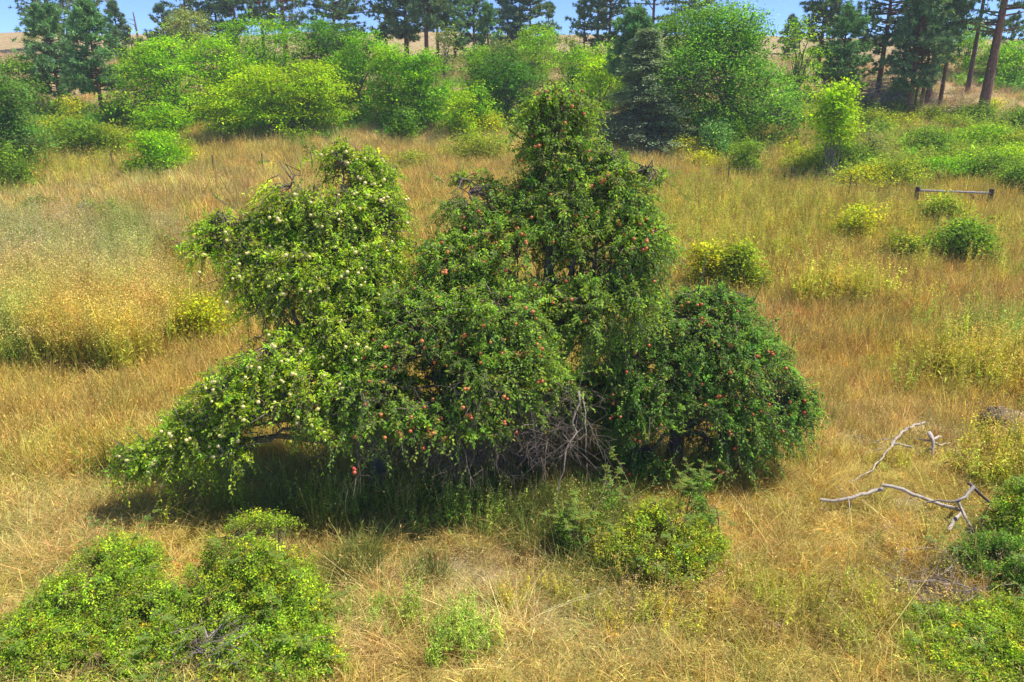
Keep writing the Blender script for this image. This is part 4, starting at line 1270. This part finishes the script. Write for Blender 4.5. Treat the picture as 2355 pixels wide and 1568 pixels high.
def post(x, y, h, r, name, mat, col, cap=None, origin=mf):
    z = float(H(x, y))
    g = Geo()
    V, F = tubes(np.array([[[x, y, z - .1], [x, y, z + h * .5], [x, y, z + h]]]), np.array([[r, r * .98, r * .95]]), 10)
    g.add(V, F, col)
    g.add(np.concatenate([[[x, y, z + h + .01]], V[-10:]]), np.array([[0, 1 + k, 1 + (k + 1) % 10] for k in range(10)]), np.asarray(col) * 1.3)
    o = g.build(name, mat, fo, origin)
    if cap:
        g2 = Geo()
        V, F = tubes(np.array([[[x, y, z + h - .16], [x, y, z + h + .03]]]), np.array([[r * 1.25, r * 1.25]]), 6)
        g2.add(V, F, cap)
        g2.add(np.concatenate([[[x, y, z + h + .035]], V[-6:]]), np.array([[0, 1 + k, 1 + (k + 1) % 6] for k in range(6)]), cap)
        g2.build('post_cap', M_DEAD, o, (0, 0, 0))
    return np.array([x, y, z])


topL, topR = at(918, 187, YF), at(992, 189, YF)
post(topL[0], YF, topL[2] - float(H(topL[0], YF)), .115, 'timber_post', M_BARK, WOOD)
post(topR[0], YF, topR[2] - float(H(topR[0], YF)), .13, 'timber_post', M_BARK, WOOD)
ra, rb = at(920, 190.3, YF), at(991, 193.0, YF)
stick(fo, 'rail', [ra, (ra + rb) / 2, rb], .062, .062, (.36, .33, .31), origin=mf, wob=.004, seed=8)
stick(fo, 'brace', [at(971, 194, YF), at(976.5, 203, YF)], .05, .05, (.2, .17, .16), origin=mf, wob=.002, seed=9)
stick(fo, 'brace', [at(943, 192, YF), at(943.5, 203, YF)], .045, .045, (.2, .17, .16), origin=mf, wob=.002, seed=10)
fp = []
for (x, y) in [(15, 395), (68, 388), (156, 392), (262, 398), (378, 403), (493, 403), (606, 399), (720, 405), (840, 410)]:
    g0 = ground(*P2(x, y))
    fp.append(g0)
for (x, y) in [(1672, 432), (1816, 432), (1950, 455)]:
    fp.append(ground(*P2(x, y)))
line = [fp[0]] + fp[1:]
for k, g0 in enumerate(fp):
    post(g0[0], g0[1], 1.25, .035, 'steel_post', M_BARK, (.12, .10, .09), cap=(.62, .60, .55))
pl = np.array(fp + [[topL[0], YF, float(H(topL[0], YF))], [topR[0], YF, float(H(topR[0], YF))], [topR[0] + 9, YF - 1, float(H(topR[0] + 9, YF - 1))]])
for hz in (.45, .8, 1.12):
    g = Geo()
    V, F = tubes((pl + [0, 0, hz])[None], np.full((1, len(pl)), .004), 3)
    g.add(V, F, (.34, .31, .29))
    g.build('wire', M_DEAD, fo, mf)

# ------------------------------------------------------------------ fallen dead wood
PALEW = (.46, .40, .35)
GREYW = (.34, .30, .275)


def c6(x, y, lift=.08):
    lift = lift + .07
    px, py = (2348 + x * .3508) / 3, (1150 + y * .3508) / 3
    g0 = ground(px, py)
    # raised along the ray so that the stick still meets its place
    d = ray(px, py)
    t = (CAMZ - (g0[2] + lift)) / -d[2]
    return np.array([d[0] * t, d[1] * t, CAMZ + d[2] * t])


def fallen(label, name, cat, lines, group=None):
    o0 = lines[0][0][0]
    B = np.array([o0[0], o0[1], float(H(o0[0], o0[1]))])
    t = thing(name, label, cat, B, group)
    for k, (pts, r0, r1, col) in enumerate(lines):
        stick(t, 'limb' if k == 0 else 'branch', pts, r0 * .64, r1 * .64, col, origin=B, seed=k + int(abs(B[0] * 10)))
    return t


fallen('long fallen pale branch lying crosswise in the straw with a forked end', 'fallen_branch', 'branch', [
    ([c6(320, 995, .1), c6(545, 985, .12), c6(690, 955, .14), c6(860, 905, .2), ], .045, .06, PALEW),
    ([c6(850, 872, .3), c6(1100, 945, .25), c6(1330, 1010, .15), c6(1530, 1110, .1), c6(1470, 1180, .06), c6(1415, 1260, .02)], .05, .055, PALEW),
    ([c6(1230, 1018, .22), c6(1380, 1015, .3), c6(1480, 1025, .35), c6(1520, 990, .4), c6(1635, 885, .5)], .022, .05, GREYW),
    ([c6(1495, 1005, .36), c6(1520, 1050, .32), c6(1550, 1070, .3), c6(1600, 1240, .15), c6(1665, 1385, .05)], .045, .02, GREYW),
    ([c6(1520, 1050, .3), c6(1570, 1150, .22), c6(1640, 1310, .1)], .022, .012, PALEW),
    ([c6(1600, 855, .5), c6(1660, 915, .45), c6(1720, 985, .3), c6(1790, 1030, .2)], .05, .04, (.16, .12, .11)),
    ([c6(560, 985, .12), c6(575, 1060, .06), c6(570, 1130, .02)], .016, .008, PALEW),
    ([c6(330, 1010, .08), c6(350, 1050, .05), c6(375, 1085, .03)], .012, .007, GREYW),
    ([c6(545, 975, .15), c6(500, 910, .3), c6(430, 870, .35)], .009, .004, GREYW),
    ([c6(1780, 1040, .2), c6(1725, 1130, .1), c6(1715, 1230, .05)], .014, .01, PALEW),
])
fallen('slim crooked pale branch lying uphill of the long fallen one', 'fallen_branch', 'branch', [
    ([c6(1215, 335, .12), c6(1130, 355, .15), c6(1020, 425, .16), c6(940, 515, .14), c6(890, 590, .12), c6(820, 680, .1), c6(740, 760, .08), c6(560, 840, .04)], .05, .014, PALEW),
    ([c6(1000, 450, .15), c6(900, 475, .1), c6(790, 500, .06)], .03, .012, PALEW),
    ([c6(920, 520, .14), c6(1010, 525, .1), c6(1110, 545, .06)], .045, .04, GREYW),
    ([c6(870, 555, .1), c6(790, 570, .08), c6(700, 592, .05)], .02, .009, PALEW),
])
fallen('thin grey dead sticks crossing beside the slim crooked branch', 'fallen_branch', 'branch', [
    ([c6(635, 440, .08), c6(760, 490, .06), c6(880, 545, .05)], .022, .012, GREYW),
    ([c6(600, 455, .08), c6(700, 500, .06), c6(850, 545, .05)], .018, .01, GREYW)])
fallen('knotty bleached root stump with stubby arms in the straw', 'root_stump', 'stump', [
    ([c6(1255, 425, .3), c6(1270, 480, .25), c6(1278, 540, .15), c6(1280, 610, .03)], .08, .045, PALEW),
    ([c6(1270, 480, .25), c6(1310, 465, .25), c6(1350, 455, .2)], .06, .04, PALEW),
    ([c6(1278, 555, .15), c6(1250, 570, .1), c6(1225, 580, .05)], .045, .025, PALEW),
    ([c6(1265, 490, .2), c6(1200, 485, .15), c6(1150, 470, .08)], .035, .02, GREYW),
    ([c6(1285, 500, .15), c6(1350, 525, .1), c6(1430, 510, .05)], .04, .02, PALEW)])
fallen('straight thin dead pole lying downhill of the root stump', 'fallen_branch', 'branch', [
    ([c6(1430, 570, .08), c6(1560, 640, .08), c6(1790, 742, .1)], .022, .016, GREYW)])
fallen('straight pale stick slanting in beside the dark leafy bush', 'fallen_branch', 'branch', [
    ([c6(1910, 1000, .1), c6(1990, 940, .2), c6(2075, 880, .3)], .022, .018, PALEW)])
fallen('short pale stick in the straw above the wide rose bush', 'fallen_branch', 'branch', [
    ([ground(*P2(2030, 1357)) + [0, 0, .06], ground(*P2(2065, 1362)) + [0, 0, .06], ground(*P2(2100, 1368)) + [0, 0, .03]], .014, .009, PALEW)])


def brush_pile(label, cx, cy, wx, n, col, seed, hgt=.25, L=(.25, .7), r=.009, name='brush_pile'):
    rng = np.random.default_rng(seed)
    c = ground(*P2(cx, cy))
    s = mpp(c) * 1024 / 2354 * wx
    t = thing(name, label, 'brush pile', c)
    n = int(n)
    p = c + np.stack([rng.normal(0, s * .38, n), rng.normal(0, s * .38, n), rng.random(n) ** 1.5 * hgt], 1)
    p[:, 2] += H(p[:, 0], p[:, 1]) - c[2]
    d = unit(np.stack([rng.normal(0, 1, n), rng.normal(0, 1, n), rng.normal(0.05, .28, n)], 1))
    l = rng.uniform(*L, n)[:, None]
    cv = np.stack([p - d * l / 2, p + rng.normal(0, .04, p.shape), p + d * l / 2 + [0, 0, -.03]], 1)
    cv[..., 2] = np.maximum(cv[..., 2], H(cv[..., 0], cv[..., 1]) + .015)
    # the largest sticks stand alone, the fine twigs are one mass
    big = min(10, n // 5)
    for i in range(big):
        g = Geo()
        V, F = tubes(cv[i:i + 1], np.array([[2.4, 2.0, .9]]) * r, 5)
        g.add(V, F, np.asarray(col) * rng.uniform(.8, 1.3))
        g.build('stick', M_DEAD, t, c)
    g = Geo()
    V, F = tubes(cv[big:], np.array([[1, .8, .35]]) * r * rng.uniform(.6, 1.3, (n - big, 1)), 3)
    g.add(V, F, np.repeat(np.asarray(col) * rng.uniform(.5, 1.3, (n - big, 1)), 6, 0))
    g.build('twigs', M_DEAD, t, c, kind='stuff')
    return t


brush_pile('bleached heap of dead twigs in the straw beneath the pale-fruited bough tip', 415, 702, 90, 150, (.52, .46, .44), 1)
brush_pile('small grey heap of broken roots lying alone in the golden grass', 237, 770, 50, 60, (.45, .40, .38), 2, hgt=.2, L=(.15, .45))
brush_pile('wispy grey twig heap tucked behind the pale-fruited bough', 505, 660, 70, 110, (.42, .37, .38), 3)
brush_pile('grey arched tangle of dead stalks in the golden grass', 290, 835, 60, 80, (.33, .27, .25), 4, hgt=.45)
brush_pile('tall domed heap of grey dead brush beneath the open-crowned pine', 1998, 238, 150, 420, (.40, .35, .32), 5, hgt=2.3, L=(1.2, 3.0), r=.022)
brush_pile('low mat of grey dead brush in the shade of the close pine group', 2120, 240, 160, 140, (.30, .24, .23), 6, hgt=.5, L=(.8, 2.0), r=.018)
brush_pile('flat grey twig litter in the pale straw behind the pale-fruited tree', 985, 322, 110, 150, (.40, .36, .36), 7, hgt=.35, L=(.5, 1.4), r=.012)
brush_pile('dark dead twig litter at the foot of the huge leafy tree', 1690, 300, 120, 90, (.22, .18, .17), 8, hgt=.9, L=(.6, 1.8), r=.016)
brush_pile('grey twig litter beside the bright shrub uphill of the fence', 2105, 366, 80, 70, (.38, .34, .32), 9, hgt=.3, L=(.4, 1.2), r=.012)
brush_pile('dry fallen twig fan in front of the dark leafy bush', 2180, 1370, 150, 260, (.36, .29, .26), 10, hgt=.3, L=(.25, .7), r=.006)
brush_pile('bare purple-grey twigs poking from the low rose thicket', 500, 1528, 120, 200, (.28, .22, .23), 11, hgt=.55, L=(.25, .6), r=.005)
brush_pile('silver dead log end with sticks on the slope behind the lone sapling', 2030, 325, 40, 24, (.55, .50, .46), 12, hgt=.3, L=(.5, 1.3), r=.03)
lg = ground(*P2(860, 272))
fallen('grey dead trunk leaning among the leafy thicket at the meadow edge', 'leaning_trunk', 'dead tree', [
    ([ground(*P2(868, 282)), (ground(*P2(868, 282)) + at(*P2(897, 238), ground(*P2(868, 282))[1])) / 2, at(*P2(900, 236), ground(*P2(868, 282))[1])], .14, .09, (.34, .30, .27))])


# boulders among the weeds
def boulder(label, cx, cy, rx, ry, rz, col, seed):
    rng = np.random.default_rng(seed)
    c = ground(*P2(cx, cy))
    nu, nv = 18, 12
    V = []
    for i in range(nv):
        th = math.pi * i / (nv - 1)
        for j in range(nu):
            ph = 2 * math.pi * j / nu
            d = np.array([math.sin(th) * math.cos(ph), math.sin(th) * math.sin(ph), math.cos(th)])
            k = np.sign(d) * np.abs(d) ** .7
            k = k * (1 + .16 * math.sin(3 * ph + seed) * math.sin(th) + .12 * math.sin(5 * th + 2 * ph + seed * 2) + .07 * math.sin(9 * ph + 4 * th)) + rng.normal(0, .05, 3)
            V.append(c + k * [rx, ry, rz] + [0, 0, rz * .45])
    V = np.array(V)
    F = [(i * nu + j, (i + 1) * nu + j, (i + 1) * nu + (j + 1) % nu, i * nu + (j + 1) % nu) for i in range(nv - 1) for j in range(nu)]
    g = Geo()
    g.add(V, np.array(F), col)
    o = g.build('boulder', M_ROCK, None, c)
    o['label'], o['category'], o['group'] = label, 'rock', 'boulders in the tall weeds'


M_ROCK = wood_material('rough_rock', 7, (1, 1, 1), (.55, 1.4), .95)
boulder('large brown boulder with a shaded face among the tall weeds', 2288, 992, .30, .26, .34, (.15, .115, .09), 1)
boulder('tan flat-topped boulder beside the large brown one', 2325, 975, .26, .22, .2, (.34, .25, .16), 2)
boulder('small dark boulder at the downhill foot of the large brown one', 2276, 1022, .16, .14, .12, (.14, .11, .095), 3)
boulder('low pinkish boulder uphill of the large brown one', 2300, 958, .2, .16, .14, (.36, .27, .22), 4)
boulder('middling brown boulder at the foot of the tan flat-topped one', 2322, 1010, .19, .17, .16, (.22, .165, .12), 5)

# ------------------------------------------------------------------ grass and weeds: tufts scattered on the ground
def tuft(rng, n, rad, h, wd, lean, curl, head=0, stemmy=0, hvar=.35, leaf_n=0, leaf_l=.12, dots=0, dot_col=(1.0, .85, .7), base_dark=1.0):
    g = Geo()
    r = rad * np.sqrt(rng.random(n))
    a = rng.random(n) * 6.28
    P = np.stack([r * np.cos(a), r * np.sin(a), np.full(n, -.04)], 1)
    hh = h * np.clip(rng.normal(1, hvar, n), .25, 1.8)
    az = a + rng.normal(0, 1.2, n)
    ld = np.stack([np.cos(az), np.sin(az), np.zeros(n)], 1)
    ln = lean * rng.uniform(.3, 1.6, n)
    cu = curl * rng.uniform(.3, 1.6, n)
    pts = []
    for t in (0, .4, .75, 1.0):
        z = t - .35 * cu * t * t
        pts.append(P + ld * (hh * (ln * t + cu * .75 * t * t))[:, None] + np.array([0, 0, 1.0]) * (hh * z)[:, None])
    sa = rng.random(n) * 6.28
    sd = np.stack([np.cos(sa), np.sin(sa), np.zeros(n)], 1) * wd * rng.uniform(.6, 1.4, (n, 1))
    V = np.stack([pts[0] - sd, pts[0] + sd, pts[1] + sd * .85, pts[1] - sd * .85, pts[2] + sd * .6, pts[2] - sd * .6, pts[3]], 1).reshape(-1, 3)
    b = np.arange(n)[:, None] * 7
    Q = np.concatenate([b + [[0, 1, 2, 3]], b + [[3, 2, 4, 5]]], 0)
    Tt = b + [[5, 4, 6]]
    tone = np.exp(rng.normal(0, .28, (n, 1))) * np.exp(rng.normal(0, .08, (n, 3)))
    g.add(V, Q, np.concatenate([tone, tone]))
    g.add(V, Tt, tone)
    if head:
        k = rng.random(n) < head
        m = k.sum()
        dd = unit(pts[3][k] - pts[2][k] + rng.normal(0, .05, (m, 3)))
        V, F = leafs(pts[3][k] - dd * .04, dd, rdir(rng, m), np.full(m, .13) * h, np.full(m, .028) * max(h, .6), .1)
        g.add(V, F, np.array([1.15, 1.05, 1.1]) * np.exp(rng.normal(0, .2, (2 * m, 1))))
    if leaf_n:
        kk = rng.integers(0, n, n * leaf_n)
        tt = rng.uniform(.08, .95, len(kk))[:, None]
        p = np.where(tt < .4, pts[0][kk] + (pts[1][kk] - pts[0][kk]) * tt / .4, pts[1][kk] + (pts[3][kk] - pts[1][kk]) * (tt - .4) / .6)
        d = unit(rdir(rng, len(kk)) * [1, 1, .3] + [0, 0, -.25])
        L = leaf_l * (1.25 - tt[:, 0]) * rng.uniform(.5, 1.3, len(kk))
        V, F = leafs(p, d, unit(rdir(rng, len(kk)) * .5 + [0, 0, 1.0]), L, L * .3)
        g.add(V, F, np.repeat(np.exp(rng.normal(0, .25, (len(kk), 1))) * np.array([.95, 1.05, .8]), 2, 0))
    if dots:
        kk = rng.integers(0, n, n * dots)
        tt = rng.uniform(.62, 1.0, len(kk))[:, None]
        p = pts[2][kk] + (pts[3][kk] - pts[2][kk]) * (tt - .6) * 2.5 + rng.normal(0, .05 * h, (len(kk), 3))
        L = .03 * rng.uniform(.6, 1.5, len(kk))
        V, F = leafs(p, rdir(rng, len(kk)) + [0, 0, .4], rdir(rng, len(kk)), L, L * .7)
        g.add(V, F, np.repeat(np.asarray(dot_col) * np.exp(rng.normal(0, .25, (len(kk), 1))), 2, 0))
    return g


def scatter(name, label, cat, protos, pts, idx, rot, scl, tint):
    """one stuff object: tufts placed on points"""
    pc = bpy.data.collections.new(name + '_tufts')
    for k, g in enumerate(protos):
        o = bpy.data.objects.new('tuft_%02d' % k, g.mesh('tuft', M_GRASS))
        pc.objects.link(o)
    me = bpy.data.meshes.new(name)
    me.vertices.add(len(pts))
    me.vertices.foreach_set('co', pts.astype(np.float32).ravel())
    for nm, ty, fld, arr in (('idx', 'INT', 'value', idx.astype(np.int32)), ('rot', 'FLOAT_VECTOR', 'vector', rot.astype(np.float32).ravel()),
                             ('scl', 'FLOAT_VECTOR', 'vector', scl.astype(np.float32).ravel())):
        a = me.attributes.new(nm, ty, 'POINT')
        a.data.foreach_set(fld, arr)
    c4 = np.ones((len(pts), 4), np.float32)
    c4[:, :3] = tint
    a = me.attributes.new('tint', 'FLOAT_COLOR', 'POINT')
    a.data.foreach_set('color', c4.ravel())
    me.update()
    o = bpy.data.objects.new(name, me)
    COL.objects.link(o)
    o['kind'], o['label'], o['category'] = 'stuff', label, cat
    ng = bpy.data.node_groups.new(name, 'GeometryNodeTree')
    ng.interface.new_socket('Geometry', in_out='INPUT', socket_type='NodeSocketGeometry')
    ng.interface.new_socket('Geometry', in_out='OUTPUT', socket_type='NodeSocketGeometry')
    N, Lk = ng.nodes, ng.links
    gi, go = N.new('NodeGroupInput'), N.new('NodeGroupOutput')
    ci = N.new('GeometryNodeCollectionInfo')
    ci.inputs['Collection'].default_value = pc
    ci.inputs['Separate Children'].default_value = True
    ci.inputs['Reset Children'].default_value = True
    iop = N.new('GeometryNodeInstanceOnPoints')
    iop.inputs['Pick Instance'].default_value = True
    na = {}
    for nm, dt in (('idx', 'INT'), ('rot', 'FLOAT_VECTOR'), ('scl', 'FLOAT_VECTOR')):
        q = N.new('GeometryNodeInputNamedAttribute')
        q.data_type = dt
        q.inputs['Name'].default_value = nm
        na[nm] = q.outputs['Attribute']
    e2r = N.new('FunctionNodeEulerToRotation')
    Lk.new(na['rot'], e2r.inputs[0])
    Lk.new(gi.outputs[0], iop.inputs['Points'])
    Lk.new(ci.outputs[0], iop.inputs['Instance'])
    Lk.new(na['idx'], iop.inputs['Instance Index'])
    Lk.new(e2r.outputs[0], iop.inputs['Rotation'])
    Lk.new(na['scl'], iop.inputs['Scale'])
    Lk.new(iop.outputs[0], go.inputs[0])
    md = o.modifiers.new('tufts', 'NODES')
    md.node_group = ng
    return o


def wedge(rng, y0, y1, dens, pad=3.0, k=.80):
    """random ground points in the strip y0..y1 that the meadow shows"""
    n = int((y1 - y0) * (k * (y0 + y1) + 2 * pad) * dens)
    y = y0 + (y1 - y0) * rng.random(n * 2)
    x = (rng.random(n * 2) * 2 - 1) * (k * y1 + pad)
    ok = np.abs(x) < k * y + pad
    return x[ok][:n], y[ok][:n]


def make_points(rng, x, y, nproto, smin, smax, colfn=None, jit=.22, tilt=.14):
    n = len(x)
    pts = np.stack([x, y, H(x, y)], 1)
    idx = rng.integers(0, nproto, n)
    rot = np.stack([rng.normal(0, tilt, n), rng.normal(0, tilt, n), rng.random(n) * 6.28], 1)
    s = rng.uniform(smin, smax, n)
    scl = np.stack([s, s, s * rng.uniform(.75, 1.25, n)], 1)
    near_wood = np.concatenate(STICKS)[:, :2]
    close = np.zeros(n, bool)
    kk = np.nonzero((y < 19) & (x > 2))[0]
    for q in range(0, len(kk), 2000):
        i_ = kk[q:q + 2000]
        close[i_] = (((pts[i_, None, :2] - [0, .22] - near_wood[None] + np.array([0, .44])) ** 2).sum(-1).min(1) < .05)
    scl[close] *= np.array([.9, .9, .5])
    scl *= (1 - .6 * bare(x, y))[:, None]
    c = (colfn or grass_col)(x, y) * np.exp(rng.normal(0, jit, (n, 1))) * np.exp(rng.normal(0, .09, (n, 3)))
    return pts, idx, rot, scl, c


def cat_pts(*a):
    return [np.concatenate(q) for q in zip(*a)]


rng = np.random.default_rng(99)
# short dry grass, fine near the camera and coarser beyond
near = [tuft(rng, 46, .2, .26, .0042, .5, .75, head=.15) for _ in range(8)] + [tuft(rng, 44, .24, .34, .005, .22, .3, head=.5) for _ in range(6)]
x, y = wedge(rng, 5.5, 13, 34)
a1 = make_points(rng, x, y, 8, .7, 1.35)
x, y = wedge(rng, 13, 21, 17)
a2 = make_points(rng, x, y, 6, .8, 1.3)
a2 = (a2[0], a2[1] + 8) + tuple(a2[2:])
scatter('dry_grass', 'fine golden dry grass covering the meadow close to the apple trees', 'grass', near, *cat_pts(a1, a2))
far = [tuft(rng, 64, .45, .42, .008, .2, .28, head=.5) for _ in range(8)]
x, y = wedge(rng, 20, 34, 8)
a1 = make_points(rng, x, y, 8, .8, 1.4)
x, y = wedge(rng, 34, 62, 4.2)
a2 = make_points(rng, x, y, 8, .9, 1.7)
x, y = wedge(rng, 62, 95, 1.3)
a3 = make_points(rng, x, y, 8, .8, 1.5)
scatter('meadow_grass', 'coarse straw-coloured meadow grass running up to the thicket', 'grass', far, *cat_pts(a1, a2, a3))

# long flopped straw and seedy stalks in the foreground
flop = [tuft(rng, 44, .2, .40, .003, .9, 1.25, head=.3) for _ in range(6)]
x, y = wedge(rng, 5.5, 13, 2.4)
k = fbm(x * .7, y * .7, 5) > .46
x, y = x[k], y[k]
scatter('flopped_straw', 'long pale straw flopped over in the near meadow', 'grass', flop,
        *make_points(rng, x, y, 6, .7, 1.25, lambda x, y: grass_col(x, y) * .55 + PALE * .5, tilt=.2))
tall = [tuft(rng, 16, .2, .72, .0036, .2, .25, head=.7) for _ in range(6)]
x, y = wedge(rng, 8, 20, 1.5)
k = fbm(x * .45, y * .45, 15) > .5
x, y = x[k], y[k]
scatter('seeding_grass', 'upright thin seed stalks standing over the dry grass', 'grass', tall,
        *make_points(rng, x, y, 6, .6, 1.15, lambda x, y: grass_col(x, y) * .75 + RUST * .25))

# leafy yellow-green weeds: mid meadow, by the fence, among the straw
weed = [tuft(rng, 9, .22, .95, .009, .1, .12, leaf_n=16, leaf_l=.16, dots=10, dot_col=(1.5, 1.15, 2.2)) for _ in range(8)]
xs, ys, cs = [], [], []


def weeds(x, y, rx, ry, n, col, smin, smax):
    g0 = ground(*P2(x, y))
    px_ = g0[0] + rng.normal(0, rx * .55, n)
    py_ = g0[1] + rng.normal(0, ry * .55, n)
    c = np.asarray(col) * np.exp(rng.normal(0, .2, (n, 1)))
    xs.append(make_points(rng, px_, py_, 8, smin, smax, lambda a, b: c, jit=.1, tilt=.06))


YW = np.array([.54, .50, .07])
GW = np.array([.32, .40, .06])
BW = np.array([.5, .40, .15])
weeds(1690, 490, 7, 9, 480, YW * .95, .6, 1.1)
weeds(1950, 520, 5, 6, 220, YW, .6, 1.1)
weeds(1600, 560, 5, 5, 260, YW, .7, 1.1)
weeds(1930, 690, 1.6, .9, 46, YW * 1.05, .9, 1.4)
weeds(2090, 700, 3, 2, 24, YW, .6, 1.0)
weeds(100, 400, 9, 4, 300, YW, .7, 1.1)
weeds(2280, 880, 1.9, 1.6, 130, YW, .7, 1.15)
weeds(2320, 800, 1.6, 1.8, 80, GW * 1.2, .7, 1.1)
weeds(2300, 1110, .8, .7, 40, YW, .6, 1.0)
weeds(2250, 1050, .3, .2, 6, YW, .5, .8)
weeds(2340, 1040, .3, .25, 10, YW, .6, .9)
weeds(420, 640, 1.2, 1.2, 44, YW, .6, 1.0)
weeds(500, 760, 1.4, 1.0, 60, YW * .8, .4, .8)
weeds(2300, 560, 5, 4, 170, YW, .6, 1.0)
weeds(2330, 640, 3, 2, 60, YW, .6, 1.0)
weeds(1050, 1480, .5, .4, 34, GW * 1.3, .3, .6)
weeds(1500, 1460, 1.2, .5, 20, YW, .3, .55)
weeds(1900, 1440, 1.2, .6, 30, YW * .9, .3, .6)
weeds(1750, 1370, .5, .3, 22, YW, .3, .5)
weeds(870, 1420, .6, .4, 18, GW * 1.2, .3, .55)
weeds(1180, 1400, .7, .3, 14, YW, .3, .5)
weeds(2060, 1060, .8, .6, 14, YW, .3, .6)
weeds(1420, 1300, .5, .3, 20, YW, .35, .6)
weeds(1100, 1210, .8, .4, 36, GW, .4, .8)
weeds(800, 1200, 1.0, .5, 40, GW * .9, .4, .8)
weeds(520, 1180, .8, .5, 22, GW, .4, .8)
weeds(300, 1090, 1.0, .5, 22, YW * .8, .4, .8)
weeds(1350, 1250, .4, .3, 16, GW * 1.1, .4, .7)
weeds(950, 1180, 1.1, .5, 30, GW * .9, .4, .7)
weeds(2000, 1330, 2.0, 1.4, 36, BW, .3, .6)
weeds(1450, 1400, 1.2, .5, 14, BW, .3, .6)
weeds(1700, 300, 10, 4, 160, YW, .5, .9)
weeds(900, 290, 14, 5, 160, BW, .5, .9)
weeds(2100, 340, 8, 6, 200, YW * .9, .5, .9)
weeds(2200, 300, 8, 6, 120, OLIVE * 1.1, .5, .9)
scatter('yellow_weeds', 'leafy yellow-green weeds growing through the straw', 'weeds', weed, *cat_pts(*xs))

# leafy undergrowth at the foot of the thicket and over the scrubby slope
ug = [tuft(rng, 8, .5, .9, .008, .35, .5, leaf_n=34, leaf_l=.3) for _ in range(6)]
xs = []
for (x_, y_, rx, ry, n, c) in [(520, 290, 16, 5, 260, (.16, .36, .04)), (900, 275, 14, 5, 220, (.20, .40, .04)), (1200, 270, 14, 7, 240, (.22, .40, .04)), (1150, 180, 12, 8, 160, (.24, .40, .05)), (150, 290, 10, 5, 200, (.18, .34, .05)),
                               (60, 340, 6, 4, 130, (.16, .32, .05)), (1680, 300, 10, 4, 140, (.26, .38, .05)), (1900, 330, 8, 6, 120, (.34, .42, .06)), (2230, 330, 8, 7, 260, (.36, .46, .05)), (2280, 380, 6, 2.5, 200, (.36, .48, .04)), (2080, 290, 7, 5, 160, (.36, .42, .07)), (1980, 420, 4, 3, 110, (.34, .42, .06)), (2330, 200, 8, 8, 120, (.24, .42, .05))]:
    g0 = ground(*P2(x_, y_))
    px_ = g0[0] + rng.normal(0, rx * .55, n)
    py_ = g0[1] + rng.normal(0, ry * .55, n)
    k = fbm(px_ * .35, py_ * .35, 61) > .5
    px_, py_ = px_[k], py_[k]
    cc = np.asarray(c) * np.exp(rng.normal(0, .25, (len(px_), 1)))
    xs.append(make_points(rng, px_, py_, 6, .7, 1.6, lambda a, b: cc, jit=.12, tilt=.1))
scatter('undergrowth', 'leafy green undergrowth at the foot of the thicket and over the scrubby slope', 'undergrowth', ug, *cat_pts(*xs))

# the stand of tall beige-topped weeds by the frame edge
stalk = [tuft(rng, 12, .25, 1.7, .010, .1, .14, leaf_n=14, leaf_l=.14, dots=46, dot_col=(1.3, 1.1, 1.7), hvar=.15) for _ in range(6)]
n = 850
py_ = 18.6 + 15 * rng.random(n) ** 1.25
edge = -(.49 + .03 * np.sin(py_ * 1.7) + .02 * np.sin(py_ * 4.1)) * py_
px_ = edge - rng.random(n) * (.31 * py_)
fr = np.clip((py_ - 19) / 8, 0, 1)[:, None]
k = fbm(px_ * .6, py_ * .6, 44)[:, None]
cc = np.array([.58, .52, .08]) * (1 - fr) + np.array([.46, .46, .13]) * fr
cc = cc + (np.array([.32, .46, .08]) - cc) * np.clip((k - .5) * 5, 0, 1) * .7
cc = cc * np.exp(rng.normal(0, .18, (n, 1)))
xs = [make_points(rng, px_, py_, 6, .8, 1.15, lambda a, b: cc, jit=.08, tilt=.07)]
scatter('tall_weeds', 'dense stand of tall weeds with beige tops and bare yellow stalks', 'weeds', stalk, *cat_pts(*xs))

# greener grass in the shade under the apple trees
gr = [tuft(rng, 40, .2, .38, .005, .35, .6) for _ in range(6)]
n = 1500
g0 = np.stack([rng.uniform(-4.2, 2.2, n), rng.uniform(9.6, 12.6, n)], 1)
k = fbm(g0[:, 0] * .8, g0[:, 1] * .8, 33) > .45
g0 = g0[k]
scatter('green_grass', 'greener uncut grass in the shade below the apple trees', 'grass', gr,
        *make_points(rng, g0[:, 0], g0[:, 1], 6, .7, 1.3, lambda x, y: np.array([.17, .21, .04]) * np.ones((len(x), 1)), jit=.25))

# ------------------------------------------------------------------ the thin summer haze over the whole slope
hx, hy0, hy1, hz0, hz1 = 320.0, -60.0, 480.0, -3.0, 40.0
g = Geo()
V = np.array([[x, y, z] for z in (hz0, hz1) for y in (hy0, hy1) for x in (-hx, hx)])
g.add(V, np.array([[0, 2, 3, 1], [4, 5, 7, 6], [0, 1, 5, 4], [2, 6, 7, 3], [0, 4, 6, 2], [1, 3, 7, 5]]), (1, 1, 1))
m = bpy.data.materials.new('haze_air')
t, out = nt(m)
pv = t.nodes.new('ShaderNodeVolumePrincipled')
pv.inputs['Color'].default_value = (.86, .92, 1.0, 1)
pv.inputs['Density'].default_value = 0.0006
pv.inputs['Anisotropy'].default_value = 0.0
t.links.new(pv.outputs[0], out.inputs['Volume'])
hz = g.build('haze', m, None, (0, 0, 0), kind='stuff')
hz['label'], hz['category'] = 'thin pale summer haze lying over the whole slope', 'haze'
